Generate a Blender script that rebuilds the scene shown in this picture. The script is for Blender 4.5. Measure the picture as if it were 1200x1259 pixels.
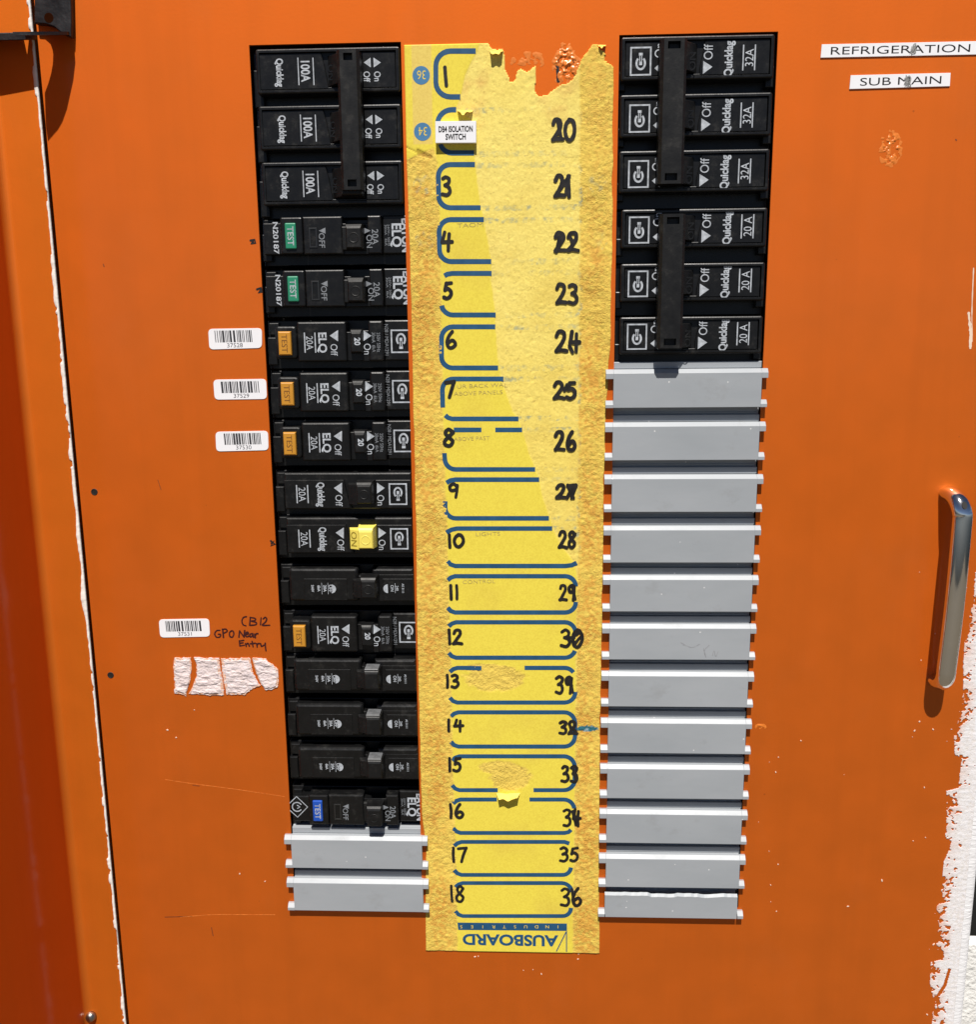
import bpy, bmesh, math, random
import numpy as np
from mathutils import Matrix, Vector

random.seed(4)
for o in list(bpy.data.objects):
    bpy.data.objects.remove(o)
C = bpy.context.scene.collection
S = 0.001            # script works in millimetres on the door plane: x right, z up, h out of the door
ZO = 1350.0          # height of the origin above the ground

# ------------------------------------------------------------------ camera
CAM = np.array([2.6424437, 93.66548039, 458.47445267])
RV = np.array([0.1899631, -0.03956064, 0.005605])
FPX, PX, PY, PW = 1150.0, 600.0, 629.5, 1200.0


def rotm(r):
    t = np.linalg.norm(r)
    k = r / t
    K = np.array([[0, -k[2], k[1]], [k[2], 0, -k[0]], [-k[1], k[0], 0]])
    return np.eye(3) + math.sin(t) * K + (1 - math.cos(t)) * K @ K


RM = rotm(RV)


def B(x, z, h):
    return (x * S, -h * S, z * S)


cam_data = bpy.data.cameras.new('camera')
cam = bpy.data.objects.new('camera', cam_data)
C.objects.link(cam)
bpy.context.scene.camera = cam
cam_data.sensor_fit = 'HORIZONTAL'
cam_data.sensor_width = 36
cam_data.lens = FPX / PW * 36
cam_data.clip_start = 0.01
cam_data.clip_end = 100
cols = [Vector((RM[i][0], -RM[i][2], RM[i][1])) for i in range(3)]
mw = Matrix((cols[0], cols[1], cols[2])).transposed().to_4x4()
mw.translation = Vector((CAM[0] * S, -CAM[2] * S, (CAM[1] + ZO) * S))
cam.matrix_world = mw

# ------------------------------------------------------------------ light
SUN_EL, SUN_AZ = math.radians(60), math.radians(0)
world = bpy.data.worlds.new('World')
bpy.context.scene.world = world
world.use_nodes = True
wn = world.node_tree
sky = wn.nodes.new('ShaderNodeTexSky')
sky.sky_type = 'NISHITA'
sky.sun_disc = False
sky.air_density = 0.4
sky.dust_density = 0.4
sky.ozone_density = 0.7
sky.sun_elevation = SUN_EL
sky.sun_rotation = math.pi - SUN_AZ
wn.links.new(sky.outputs[0], wn.nodes['Background'].inputs[0])
wn.nodes['Background'].inputs[1].default_value = 0.05
sun_data = bpy.data.lights.new('sun', 'SUN')
sun = bpy.data.objects.new('sun', sun_data)
C.objects.link(sun)
sun_data.energy = 5.0
sun_data.angle = math.radians(0.5)
sun_data.color = (1.0, 0.955, 0.89)
sdir = Vector((math.sin(SUN_AZ) * math.cos(SUN_EL), -math.cos(SUN_AZ) * math.cos(SUN_EL), math.sin(SUN_EL)))
sun.rotation_euler = sdir.to_track_quat('Z', 'Y').to_euler()
sun.location = (0, -3, 5)
vs = bpy.context.scene.view_settings
vs.view_transform = 'Standard'
vs.look = 'None'
vs.exposure = 0.3
vs.gamma = 1.0
vs.use_curve_mapping = False


# ------------------------------------------------------------------ helpers
def U(px, py, h=0.0):
    """photo pixel -> (x, z) in mm on the plane h in front of the door"""
    d = np.array([(px - PX) / FPX, -(py - PY) / FPX, -1.0]) @ RM
    t = (h - CAM[2]) / d[2]
    q = CAM + t * d
    return float(q[0]), float(q[1])


def hash2(ix, iy, seed):
    n = (ix.astype(np.int64) * 374761393 + iy.astype(np.int64) * 668265263 + seed * 1442695041) & 0x7fffffff
    n = ((n ^ (n >> 13)) * 1274126177) & 0x7fffffff
    n = (n ^ (n >> 16)) & 0xffff
    return n / 65535.0


def vnoise(x, y, seed=0):
    x = np.asarray(x, float)
    y = np.asarray(y, float)
    ix = np.floor(x)
    iy = np.floor(y)
    fx = x - ix
    fy = y - iy
    fx = fx * fx * (3 - 2 * fx)
    fy = fy * fy * (3 - 2 * fy)
    a = hash2(ix, iy, seed)
    b = hash2(ix + 1, iy, seed)
    c = hash2(ix, iy + 1, seed)
    d = hash2(ix + 1, iy + 1, seed)
    return (a * (1 - fx) + b * fx) * (1 - fy) + (c * (1 - fx) + d * fx) * fy


def fbm(x, y, s, seed=0, oct=4):
    v = 0
    w = 0
    for i in range(oct):
        a = 0.55 ** i
        t = .5 + 1.1 * i + .37 * seed
        xr = (np.asarray(x) * math.cos(t) - np.asarray(y) * math.sin(t)) / s * 2 ** i
        yr = (np.asarray(x) * math.sin(t) + np.asarray(y) * math.cos(t)) / s * 2 ** i
        v = v + a * vnoise(xr, yr, seed + i * 17)
        w += a
    return v / w


def sst(a, b, x):
    t = np.clip((x - a) / (b - a + 1e-9), 0, 1)
    return t * t * (3 - 2 * t)


def interp(y, ys, xs):
    return np.interp(y, ys, xs)


class MB:
    """collects mesh pieces in local mm (x, z, h)"""

    def __init__(self):
        self.v = []
        self.f = []

    def add(self, vs_, fs):
        n = len(self.v)
        self.v += vs_
        self.f += [tuple(i + n for i in f) for f in fs]

    def loft(self, loops, cap0=True, cap1=True):
        n = len(loops[0])
        vs_ = [p for l in loops for p in l]
        fs = []
        for k in range(len(loops) - 1):
            for i in range(n):
                j = (i + 1) % n
                fs.append((k * n + i, k * n + j, (k + 1) * n + j, (k + 1) * n + i))
        if cap0:
            fs.append(tuple(range(n - 1, -1, -1)))
        if cap1:
            m = (len(loops) - 1) * n
            fs.append(tuple(range(m, m + n)))
        self.add(vs_, fs)

    def block(self, x0, x1, z0, z1, h0, h1, ch=0.5, rim=0.0, depth=0.0, r=0.0):
        """box from h0 to h1 with chamfered front edge; rim>0 sinks the face inside a rim"""
        if z0 > z1:
            z0, z1 = z1, z0
        if x0 > x1:
            x0, x1 = x1, x0

        def lp(i, h):
            rr = max(r - i * .5, 0.01) if r else 0
            if rr:
                k = [(0, 0), (.3, .05)]
                a, b, c, d = x0 + i, x1 - i, z0 + i, z1 - i
                q = rr
                return [(a + q, c, h), (b - q, c, h), (b - .3 * q, c + .3 * q, h), (b, c + q, h), (b, d - q, h), (b - .3 * q, d - .3 * q, h),
                        (b - q, d, h), (a + q, d, h), (a + .3 * q, d - .3 * q, h), (a, d - q, h), (a, c + q, h), (a + .3 * q, c + .3 * q, h)]
            return [(x0 + i, z0 + i, h), (x1 - i, z0 + i, h), (x1 - i, z1 - i, h), (x0 + i, z1 - i, h)]
        L = [lp(0, h0), lp(0, h1 - ch), lp(ch * .35, h1 - ch * .35), lp(ch, h1)]
        if rim:
            L += [lp(ch + rim, h1), lp(ch + rim + .15, h1 - depth)]
        self.loft(L)

    def prism(self, poly, h0, h1, ch=0.0):
        """poly of (x,z) counter-clockwise seen from the front"""
        a = sum(poly[i][0] * poly[(i + 1) % len(poly)][1] - poly[(i + 1) % len(poly)][0] * poly[i][1] for i in range(len(poly)))
        if a < 0:
            poly = poly[::-1]
        if ch:
            n = len(poly)
            ins = []
            for i in range(n):
                p0, p1, p2 = Vector(poly[i - 1]), Vector(poly[i]), Vector(poly[(i + 1) % n])
                d1 = (p1 - p0).normalized()
                d2 = (p2 - p1).normalized()
                n1 = Vector((-d1.y, d1.x))
                n2 = Vector((-d2.y, d2.x))
                m = n1 + n2
                m = m / max(m.length_squared, .3) * 2 if m.length > 1e-4 else n1
                ins.append(tuple(p1 + m * ch * .5 * 1.0 * (2 / 2)))
            self.loft([[(x, z, h0) for x, z in poly], [(x, z, h1 - ch) for x, z in poly], [(x, z, h1) for x, z in ins]])
        else:
            self.loft([[(x, z, h0) for x, z in poly], [(x, z, h1) for x, z in poly]])

    def extr(self, prof, x0, x1):
        """profile of (h, z) swept along x"""
        a = sum(prof[i][0] * prof[(i + 1) % len(prof)][1] - prof[(i + 1) % len(prof)][0] * prof[i][1] for i in range(len(prof)))
        if a < 0:
            prof = prof[::-1]
        self.loft([[(x0, z, h) for h, z in prof], [(x1, z, h) for h, z in prof]])

    def flat(self, poly, h):
        a = sum(poly[i][0] * poly[(i + 1) % len(poly)][1] - poly[(i + 1) % len(poly)][0] * poly[i][1] for i in range(len(poly)))
        if a < 0:
            poly = poly[::-1]
        self.add([(x, z, h) for x, z in poly], [tuple(range(len(poly)))])

    def ribbon(self, pts, w, h, dh=0.0, wob=0.0, caps=True):
        """flat ink stroke: mitred strip with round ends"""
        P = [Vector(p) for p in pts]
        Q = [P[0]]
        for p in P[1:]:
            if (p - Q[-1]).length > 1e-3:
                Q.append(p)
        P = Q
        n = len(P)
        if n < 2:
            return
        vs_ = []
        for i in range(n):
            d = Vector((0, 0))
            if i > 0:
                d += (P[i] - P[i - 1]).normalized()
            if i < n - 1:
                d += (P[i + 1] - P[i]).normalized()
            if d.length < 1e-4:
                d = (P[i] - P[i - 1])
            d.normalize()
            nn = Vector((-d.y, d.x))
            ww = w / 2 * (1 + wob * (random.random() - .5))
            hh = h + dh * i
            vs_ += [(P[i].x + nn.x * ww, P[i].y + nn.y * ww, hh), (P[i].x - nn.x * ww, P[i].y - nn.y * ww, hh)]
        fs = [(2 * i + 1, 2 * i + 3, 2 * i + 2, 2 * i) for i in range(n - 1)]
        if caps:
            for e, (i0, s) in enumerate(((0, -1), (n - 1, 1))):
                d = (P[min(i0 + 1, n - 1)] - P[max(i0 - 1, 0)]).normalized() * s
                a = math.atan2(d.y, d.x)
                base = len(vs_)
                hh = h + dh * i0
                for k in range(1, 6):
                    t = a + math.pi / 2 - math.pi * k / 6
                    vs_.append((P[i0].x + math.cos(t) * w / 2, P[i0].y + math.sin(t) * w / 2, hh))
                i_l, i_r = (2 * i0, 2 * i0 + 1) if s == 1 else (2 * i0 + 1, 2 * i0)
                fs.append((i_r,) + tuple(range(base + 4, base - 1, -1)) + (i_l,))
        self.add(vs_, fs)

    def text(self, s, x, z, size, h, rot=0.0, sx=1.0, bold=0.0, shear=0.0):
        """printed lettering centred on (x, z); size = capital height"""
        vs_, fs = text_mesh(s, bold)
        ca, sa = math.cos(rot), math.sin(rot)
        out = []
        for (a, b) in vs_:
            a, b = (a + shear * b) * size * sx, b * size
            out.append((x + ca * a - sa * b, z + sa * a + ca * b, h))
        self.add(out, fs)

    def build(self, name, mat, parent=None, smooth=False, bevel=0.0):
        me = bpy.data.meshes.new(name)
        me.from_pydata([B(*p) if False else (p[0] * S, -p[2] * S, p[1] * S) for p in self.v], [], self.f)
        bm = bmesh.new()
        bm.from_mesh(me)
        if bevel:
            bm.normal_update()
            ed = [e for e in bm.edges if len(e.link_faces) == 2 and e.calc_face_angle(0) > math.radians(40)]
            bmesh.ops.bevel(bm, geom=ed, offset=bevel * S, segments=2, affect='EDGES', profile=.5, clamp_overlap=True)
        bm.to_mesh(me)
        bm.free()
        if smooth:
            for p in me.polygons:
                p.use_smooth = True
        me.materials.append(mat)
        o = bpy.data.objects.new(name, me)
        C.objects.link(o)
        if parent is not None:
            o.parent = parent
        else:
            o.location = (0, 0, ZO * S)
        return o


def build_split(m, name, mat, parent, xs):
    """one printed mesh on each side of the toggle"""
    for side in (0, 1):
        k = MB()
        mp = {}
        for f in m.f:
            cx_ = sum(m.v[i][0] for i in f) / len(f)
            if (cx_ > xs) == bool(side):
                g_ = []
                for i in f:
                    if i not in mp:
                        mp[i] = len(k.v)
                        k.v.append(m.v[i])
                    g_.append(mp[i])
                k.f.append(tuple(g_))
        if k.f:
            k.build(name, mat, parent)


TXT = {}


def text_mesh(s, bold):
    k = (s, bold)
    if k in TXT:
        return TXT[k]
    cu = bpy.data.curves.new('t', 'FONT')
    cu.body = s
    cu.size = 1.0
    cu.offset = bold
    cu.resolution_u = 4
    cu.align_x = 'CENTER'
    cu.fill_mode = 'FRONT'
    ob = bpy.data.objects.new('t', cu)
    C.objects.link(ob)
    dg = bpy.context.evaluated_depsgraph_get()
    me = ob.evaluated_get(dg).to_mesh()
    vs_ = [(v.co.x, v.co.y) for v in me.vertices]
    fs = []
    for p in me.polygons:
        f = tuple(p.vertices)
        if p.normal.z < 0:
            f = f[::-1]
        fs.append(f)
    ob.evaluated_get(dg).to_mesh_clear()
    bpy.data.objects.remove(ob)
    bpy.data.curves.remove(cu)
    cap = 0.73
    x0 = min(v[0] for v in vs_)
    x1 = max(v[0] for v in vs_)
    vs_ = [((x - (x0 + x1) / 2) / cap, (y - cap / 2) / cap) for x, y in vs_]
    TXT[k] = (vs_, fs)
    return TXT[k]


def twidth(s, bold=0.0):
    v = text_mesh(s, bold)[0]
    return max(a for a, b in v) - min(a for a, b in v)


def empty(name, x, z, h, label, cat, group=None):
    o = bpy.data.objects.new(name, None)
    o.empty_display_size = 0.01
    C.objects.link(o)
    o.location = (x * S, -h * S, (z + ZO) * S)
    o['label'] = label
    o['category'] = cat
    if group:
        o['group'] = group
    return o


def tag(o, label, cat, group=None):
    o['label'] = label
    o['category'] = cat
    if group:
        o['group'] = group
    return o


def dup(root, x, z, h, label, group):
    r = root.copy()
    C.objects.link(r)
    r.location = (x * S, -h * S, (z + ZO) * S)
    r['label'] = label
    r['group'] = group
    for ch in list(root.children):
        c = ch.copy()
        C.objects.link(c)
        c.parent = r
        for g in ch.children:
            d = g.copy()
            C.objects.link(d)
            d.parent = c
    return r


def smooth_pts(pts, n=6):
    """Catmull-Rom through pts"""
    P = [Vector(p) for p in pts]
    if len(P) < 3:
        return pts
    out = []
    Q = [P[0] * 2 - P[1]] + P + [P[-1] * 2 - P[-2]]
    for i in range(1, len(Q) - 2):
        for k in range(n):
            t = k / n
            a, b, c, d = Q[i - 1], Q[i], Q[i + 1], Q[i + 2]
            out.append(tuple(.5 * ((2 * b) + (c - a) * t + (2 * a - 5 * b + 4 * c - d) * t * t + (3 * b - 3 * c + d - a) * t ** 3)))
    out.append(tuple(P[-1]))
    return out


# ------------------------------------------------------------------ materials
def new_mat(name):
    m = bpy.data.materials.new(name)
    m.use_nodes = True
    nt = m.node_tree
    return m, nt, nt.nodes['Principled BSDF']


def N(nt, t, **kw):
    n = nt.nodes.new(t)
    for k, v in kw.items():
        setattr(n, k, v)
    return n


def coords(nt, scale=(1, 1, 1), vary=False):
    tc = N(nt, 'ShaderNodeTexCoord')
    mp = N(nt, 'ShaderNodeMapping')
    if vary:      # every plate or breaker wears differently
        oi = N(nt, 'ShaderNodeObjectInfo')
        cx = N(nt, 'ShaderNodeCombineXYZ')
        for k_ in range(3):
            nt.links.new(oi.outputs['Random'], cx.inputs[k_])
        nt.links.new(cx.outputs[0], mp.inputs['Location'])
    mp.inputs['Scale'].default_value = scale
    nt.links.new(tc.outputs['Object'], mp.inputs[0])
    return mp.outputs[0]


def noise(nt, vec, scale, detail=4, rough=.55):
    n = N(nt, 'ShaderNodeTexNoise')
    n.inputs['Scale'].default_value = scale
    n.inputs['Detail'].default_value = detail
    n.inputs['Roughness'].default_value = rough
    nt.links.new(vec, n.inputs['Vector'])
    return n.outputs['Fac']


def ramp(nt, fac, stops):
    r = N(nt, 'ShaderNodeValToRGB')
    el = r.color_ramp.elements
    while len(el) < len(stops):
        el.new(.5)
    for e, (p, c) in zip(el, stops):
        e.position = p
        e.color = c if len(c) == 4 else (*c, 1)
    nt.links.new(fac, r.inputs[0])
    return r.outputs[0]


def maprange(nt, v, a, b, c, d):
    m = N(nt, 'ShaderNodeMapRange')
    for i, k in enumerate((a, b, c, d)):
        m.inputs[i + 1].default_value = k
    nt.links.new(v, m.inputs[0])
    return m.outputs[0]


def bump(nt, bs, hgt, dist, strength=1.0):
    b = N(nt, 'ShaderNodeBump')
    b.inputs['Distance'].default_value = dist
    b.inputs['Strength'].default_value = strength
    nt.links.new(hgt, b.inputs['Height'])
    nt.links.new(b.outputs[0], bs.inputs['Normal'])
    return b


def mat_plain(name, col, rough=.5, var=.15, nscale=60, bumpd=0.0, bscale=400, metal=0.0, spec=.5, stretch=(1, 1, 1)):
    m, nt, bs = new_mat(name)
    v = coords(nt, stretch)
    f = noise(nt, v, nscale, 5)
    lo = tuple(max(c * (1 - var), 0) for c in col)
    hi = tuple(min(c * (1 + var), 1) for c in col)
    nt.links.new(ramp(nt, f, [(.3, lo), (.7, hi)]), bs.inputs['Base Color'])
    nt.links.new(maprange(nt, f, .3, .7, rough * .85, min(rough * 1.15, 1)), bs.inputs['Roughness'])
    bs.inputs['Metallic'].default_value = metal
    bs.inputs['Specular IOR Level'].default_value = spec
    if bumpd:
        bump(nt, bs, noise(nt, v, bscale, 3), bumpd)
    return m


def mat_orange(name, base=(.68, .148, .010)):
    m, nt, bs = new_mat(name)
    v = coords(nt)
    big = noise(nt, coords(nt, (1, 1, .22)), 8, 1)
    fine = noise(nt, v, 700, 4)
    mid = noise(nt, v, 45, 5)
    c0 = tuple(c * .96 for c in base)
    c1 = tuple(c * 1.03 for c in base)
    col = ramp(nt, mid, [(.25, c0), (.75, c1)])
    # scattered dust film
    dust = noise(nt, coords(nt, (1.6, 1, 1)), 18, 6, .65)
    mix = N(nt, 'ShaderNodeMix', data_type='RGBA')
    nt.links.new(maprange(nt, dust, .55, .9, 0, .08), mix.inputs['Factor'])
    nt.links.new(col, mix.inputs['A'])
    mix.inputs['B'].default_value = (.55, .24, .10, 1)
    vo = N(nt, 'ShaderNodeTexVoronoi')
    vo.inputs['Scale'].default_value = 75
    nt.links.new(v, vo.inputs['Vector'])
    lt = N(nt, 'ShaderNodeMath', operation='LESS_THAN')
    nt.links.new(vo.outputs['Distance'], lt.inputs[0])
    nt.links.new(maprange(nt, noise(nt, v, 30, 3), .52, .75, 0, .075), lt.inputs[1])
    sp = N(nt, 'ShaderNodeMix', data_type='RGBA')
    hz = N(nt, 'ShaderNodeMath', operation='MULTIPLY')
    hz.inputs[1].default_value = .45
    nt.links.new(lt.outputs[0], hz.inputs[0])
    nt.links.new(hz.outputs[0], sp.inputs['Factor'])
    nt.links.new(mix.outputs['Result'], sp.inputs['A'])
    sp.inputs['B'].default_value = (.30, .06, .008, 1)
    # long vertical streaks in a darker tone of the base
    stv = noise(nt, coords(nt, (1, 1, .04)), 60, 5, .6)
    st = N(nt, 'ShaderNodeMix', data_type='RGBA')
    nt.links.new(maprange(nt, stv, .48, .80, 0, .22), st.inputs['Factor'])
    nt.links.new(sp.outputs['Result'], st.inputs['A'])
    st.inputs['B'].default_value = tuple(c * .74 for c in base) + (1,)
    nt.links.new(st.outputs['Result'], bs.inputs['Base Color'])
    nt.links.new(maprange(nt, mid, .2, .8, .68, .74), bs.inputs['Roughness'])
    bs.inputs['Metallic'].default_value = .68
    bs.inputs['Specular IOR Level'].default_value = .3
    bs.inputs['Coat Weight'].default_value = .35
    bs.inputs['Coat Roughness'].default_value = .12
    # shallow dents in the sheet and orange-peel paint
    b1 = N(nt, 'ShaderNodeBump')
    b1.inputs['Distance'].default_value = .0009
    nt.links.new(big, b1.inputs['Height'])
    b2 = N(nt, 'ShaderNodeBump')
    b2.inputs['Distance'].default_value = .00003
    nt.links.new(fine, b2.inputs['Height'])
    nt.links.new(b1.outputs[0], b2.inputs['Normal'])
    nt.links.new(b2.outputs[0], bs.inputs['Normal'])
    return m


def mat_black(name, base=.0055, rough=.34):
    m, nt, bs = new_mat(name)
    v = coords(nt, vary=True)
    d = noise(nt, v, 150, 7, .75)
    f = noise(nt, v, 1400, 2)
    nt.links.new(ramp(nt, d, [(.3, (base * .8, base * .8, base * .85)), (.55, (base * 1.2, base * 1.2, base * 1.25)), (.80, (base * 6.5, base * 6.2, base * 5.6))]), bs.inputs['Base Color'])
    nt.links.new(maprange(nt, d, .3, .7, rough * .85, rough * 1.25), bs.inputs['Roughness'])
    bs.inputs['Specular IOR Level'].default_value = .36
    bump(nt, bs, f, .00003)
    return m


def mat_attr(name, attr, rough=.8, bumpd=.0003, bscale=900, mask=None):
    """colour from a vertex colour layer + fuzzy bump"""
    m, nt, bs = new_mat(name)
    a = N(nt, 'ShaderNodeVertexColor', layer_name=attr)
    v = coords(nt)
    n1 = noise(nt, v, bscale, 5, .7)
    mx = N(nt, 'ShaderNodeMix', data_type='RGBA', blend_type='MULTIPLY')
    mx.inputs['Factor'].default_value = 1
    nt.links.new(a.outputs['Color'], mx.inputs['A'])
    nt.links.new(ramp(nt, n1, [(.3, (.86, .82, .74)), (.6, (1, 1, 1))]), mx.inputs['B'])
    nt.links.new(mx.outputs['Result'], bs.inputs['Base Color'])
    bs.inputs['Roughness'].default_value = rough
    bs.inputs['Specular IOR Level'].default_value = .3
    b = bump(nt, bs, n1, bumpd)
    if mask:
        nt.links.new(a.outputs['Alpha'], b.inputs['Strength'])
    return m


M = {}
M['orange'] = mat_orange('orange_enamel')
M['orange_frame'] = mat_orange('orange_enamel_frame', (.69, .170, .011))
M['black'] = mat_black('black_moulded_plastic')
M['black_matt'] = mat_black('matt_black_plastic', .0048, .46)
M['recess'] = mat_plain('recess_shade', (.006, .006, .006), .8)  # near-black colour stands in for shade in gaps and recesses
M['ink_white'] = mat_plain('pale_printing', (.42, .45, .49), .55, .28, 500)
M['ink_dim'] = mat_plain('faded_printing', (.20, .215, .235), .55, .25, 500)
def mat_pvc():
    m, nt, bs = new_mat('grey_pvc')
    v = coords(nt, (.35, 1, 1), vary=True)
    big = noise(nt, v, 45, 4, .6)
    col = ramp(nt, big, [(.3, (.305, .327, .350)), (.7, (.352, .372, .395))])
    # rubbed, dirty smudges
    sm_ = noise(nt, coords(nt, (.7, 1, 1), vary=True), 70, 7, .7)
    mx = N(nt, 'ShaderNodeMix', data_type='RGBA')
    nt.links.new(maprange(nt, sm_, .58, .78, 0, .5), mx.inputs['Factor'])
    nt.links.new(col, mx.inputs['A'])
    mx.inputs['B'].default_value = (.22, .22, .22, 1)
    # pale paint specks
    vo = N(nt, 'ShaderNodeTexVoronoi')
    vo.inputs['Scale'].default_value = 110
    nt.links.new(coords(nt, vary=True), vo.inputs['Vector'])
    mx2 = N(nt, 'ShaderNodeMix', data_type='RGBA')
    lt = N(nt, 'ShaderNodeMath', operation='LESS_THAN')
    lt.inputs[1].default_value = .045
    nt.links.new(vo.outputs['Distance'], lt.inputs[0])
    nt.links.new(lt.outputs[0], mx2.inputs['Factor'])
    nt.links.new(mx.outputs['Result'], mx2.inputs['A'])
    mx2.inputs['B'].default_value = (.62, .62, .62, 1)
    nt.links.new(mx2.outputs['Result'], bs.inputs['Base Color'])
    nt.links.new(maprange(nt, sm_, .3, .7, .34, .5), bs.inputs['Roughness'])
    bump(nt, bs, noise(nt, v, 500, 3), .00002)
    return m


M['grey_pvc'] = mat_pvc()
M['green'] = mat_plain('green_button_plastic', (.02, .22, .12), .4, .1)
M['amber'] = mat_plain('amber_button_plastic', (.52, .235, .022), .45, .12)
M['amber_dark'] = mat_plain('amber_relief_shade', (.16, .06, .008), .6, .1)  # darker amber paints the shade of the embossed letters
M['blue_btn'] = mat_plain('blue_button_plastic', (.012, .075, .42), .4, .1)
M['yellow_plastic'] = mat_plain('yellow_plastic', (.80, .66, .12), .4, .06)
M['yellow_dark'] = mat_plain('yellow_relief_shade', (.30, .22, .02), .6, .1)  # darker yellow paints the shade of the embossed letters
M['white_vinyl'] = mat_plain('white_vinyl', (.83, .83, .86), .4, .03)
M['ink_black'] = mat_plain('black_ink', (.014, .012, .011), .45, .3, 300)
M['ink_barcode'] = mat_plain('thermal_ink', (.025, .025, .03), .6, .4, 800)
M['ink_grey'] = mat_plain('pencil_mark', (.42, .33, .10), .8, .3, 500)
M['pencil'] = mat_plain('graphite_scribble', (.25, .25, .24), .7, .3, 700)
M['ink_maroon'] = mat_plain('maroon_pen', (.04, .004, .004), .5, .3, 300)
M['ink_blue'] = mat_plain('blue_print', (.013, .075, .17), .5, .12, 200)
M['yellow_print'] = mat_plain('yellow_print', (.80, .58, .06), .6, .06)
M['label_yellow_flap'] = mat_plain('torn_yellow_card', (.82, .62, .12), .85, .1, 200, .0002, 900)
M['steel_black'] = mat_plain('black_painted_steel', (.009, .009, .0105), .45, .5, 120, .0003, 250)
M['primer'] = mat_plain('white_primer', (.83, .79, .74), .6, .08, 200, .0002, 500)
M['steel'] = mat_plain('zinc_bolt', (.35, .34, .32), .35, .2, 200, metal=1.0)
M['chrome'] = mat_plain('chrome', (.82, .82, .82), .09, .04, 80, metal=1.0)
M['hole'] = mat_plain('hole_shade', (.008, .007, .006), .7)  # near-black discs carry the shade inside holes in their colour
M['glue'] = mat_orange('blistered_orange', (.80, .21, .02))
_bs = M['glue'].node_tree.nodes['Principled BSDF']
for l in list(M['glue'].node_tree.links):
    if l.to_socket == _bs.inputs['Roughness']:
        M['glue'].node_tree.links.remove(l)
_bs.inputs['Roughness'].default_value = .30
_bs.inputs['Metallic'].default_value = .1
_bs.inputs['Coat Weight'].default_value = 0
_bs.inputs['Specular IOR Level'].default_value = 1.0
M['fleck'] = mat_plain('pale_paint_fleck', (.80, .62, .48), .6, .1)
M['render_white'] = mat_plain('white_render', (.74, .73, .70), .85, .06, 90, .0015, 260)
M['ground'] = mat_plain('pale_concrete', (.10, .082, .055), .9, .15, 6, .002, 60)
M['window_dark'] = mat_plain('smoked_window', (.02, .02, .02), .15, .1)

# ------------------------------------------------------------------ setting
g = MB()
g.add([(-6000, -ZO, 6000), (6000, -ZO, 6000), (6000, -ZO, -3000), (-6000, -ZO, -3000)], [(0, 1, 2, 3)])
gr = g.build('ground', M['ground'])
gr['kind'] = 'structure'

# rendered wall seen past the edge of the door, lower right corner, with a near-black sheet for the shadow above it
w = MB()
ztop = U(1196, 1158, -40)[1]
w.block(236, 900, -ZO + 1, ztop, -46, -40, 2)
wl = w.build('wall', M['render_white'])
wl['kind'] = 'structure'
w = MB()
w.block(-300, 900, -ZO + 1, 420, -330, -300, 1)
wl = w.build('shade_backdrop', M['recess'])
wl['kind'] = 'structure'

# ------------------------------------------------------------------ door
LX0, LX1, RX0, RX1 = -123.97, -53.8, 45.56, 116.66
ZT_L = U(306, 56)[1]
ZT_R = U(762, 43.6)[1]
ZB_L, ZB_R = -211.0, -212.0
XD0, XD1 = -222.7, 241.4
ZD0, ZD1 = -420.0, 420.0


def panel_sheet():
    xs = [XD0, LX0, LX1, RX0, RX1, XD1 - 4]
    zs = sorted([ZD0, ZB_L, ZB_R, ZT_L, ZT_R, ZD1])

    def hole(xa, za):
        return (LX0 < xa < LX1 and ZB_L < za < ZT_L) or (RX0 < xa < RX1 and ZB_R < za < ZT_R)
    m = MB()
    cells = set()
    for i in range(len(xs) - 1):
        for j in range(len(zs) - 1):
            if not hole((xs[i] + xs[i + 1]) / 2, (zs[j] + zs[j + 1]) / 2):
                cells.add((i, j))
    vid = {}

    def vv(i, j, k):
        key = (i, j, k)
        if key not in vid:
            vid[key] = len(m.v)
            m.v.append((xs[i], zs[j], 0.0 if k == 0 else -1.6))
        return vid[key]
    for (i, j) in cells:
        m.f.append((vv(i, j, 0), vv(i + 1, j, 0), vv(i + 1, j + 1, 0), vv(i, j + 1, 0)))
        m.f.append((vv(i, j + 1, 1), vv(i + 1, j + 1, 1), vv(i + 1, j, 1), vv(i, j, 1)))
        for (di, dj, a, b) in ((-1, 0, (i, j + 1), (i, j)), (1, 0, (i + 1, j), (i + 1, j + 1)), (0, -1, (i, j), (i + 1, j)), (0, 1, (i + 1, j + 1), (i, j + 1))):
            if (i + di, j + dj) not in cells and not (i == len(xs) - 2 and di == 1):
                m.f.append((vv(*b, 0), vv(*a, 0), vv(*a, 1), vv(*b, 1)))
    # rolled right-hand edge going back
    arc = [(XD1 - 4, 0.0)] + [(XD1 - 4 + 4 * math.sin(t), -4 + 4 * math.cos(t)) for t in np.linspace(.2, math.pi / 2, 7)] + [(XD1, -24)]
    b0 = len(m.v)
    for (x, h) in arc:
        m.v += [(x, ZD0, h), (x, ZD1, h)]
    for k in range(len(arc) - 1):
        m.f.append((b0 + 2 * k, b0 + 2 * k + 2, b0 + 2 * k + 3, b0 + 2 * k + 1))
    return m


door = empty('cabinet_door', 0, 0, 0, 'orange painted steel switchboard door with two long rectangular cutouts and a chrome handle', 'door')
panel_sheet().build('door_panel', M['orange'], door)

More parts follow.
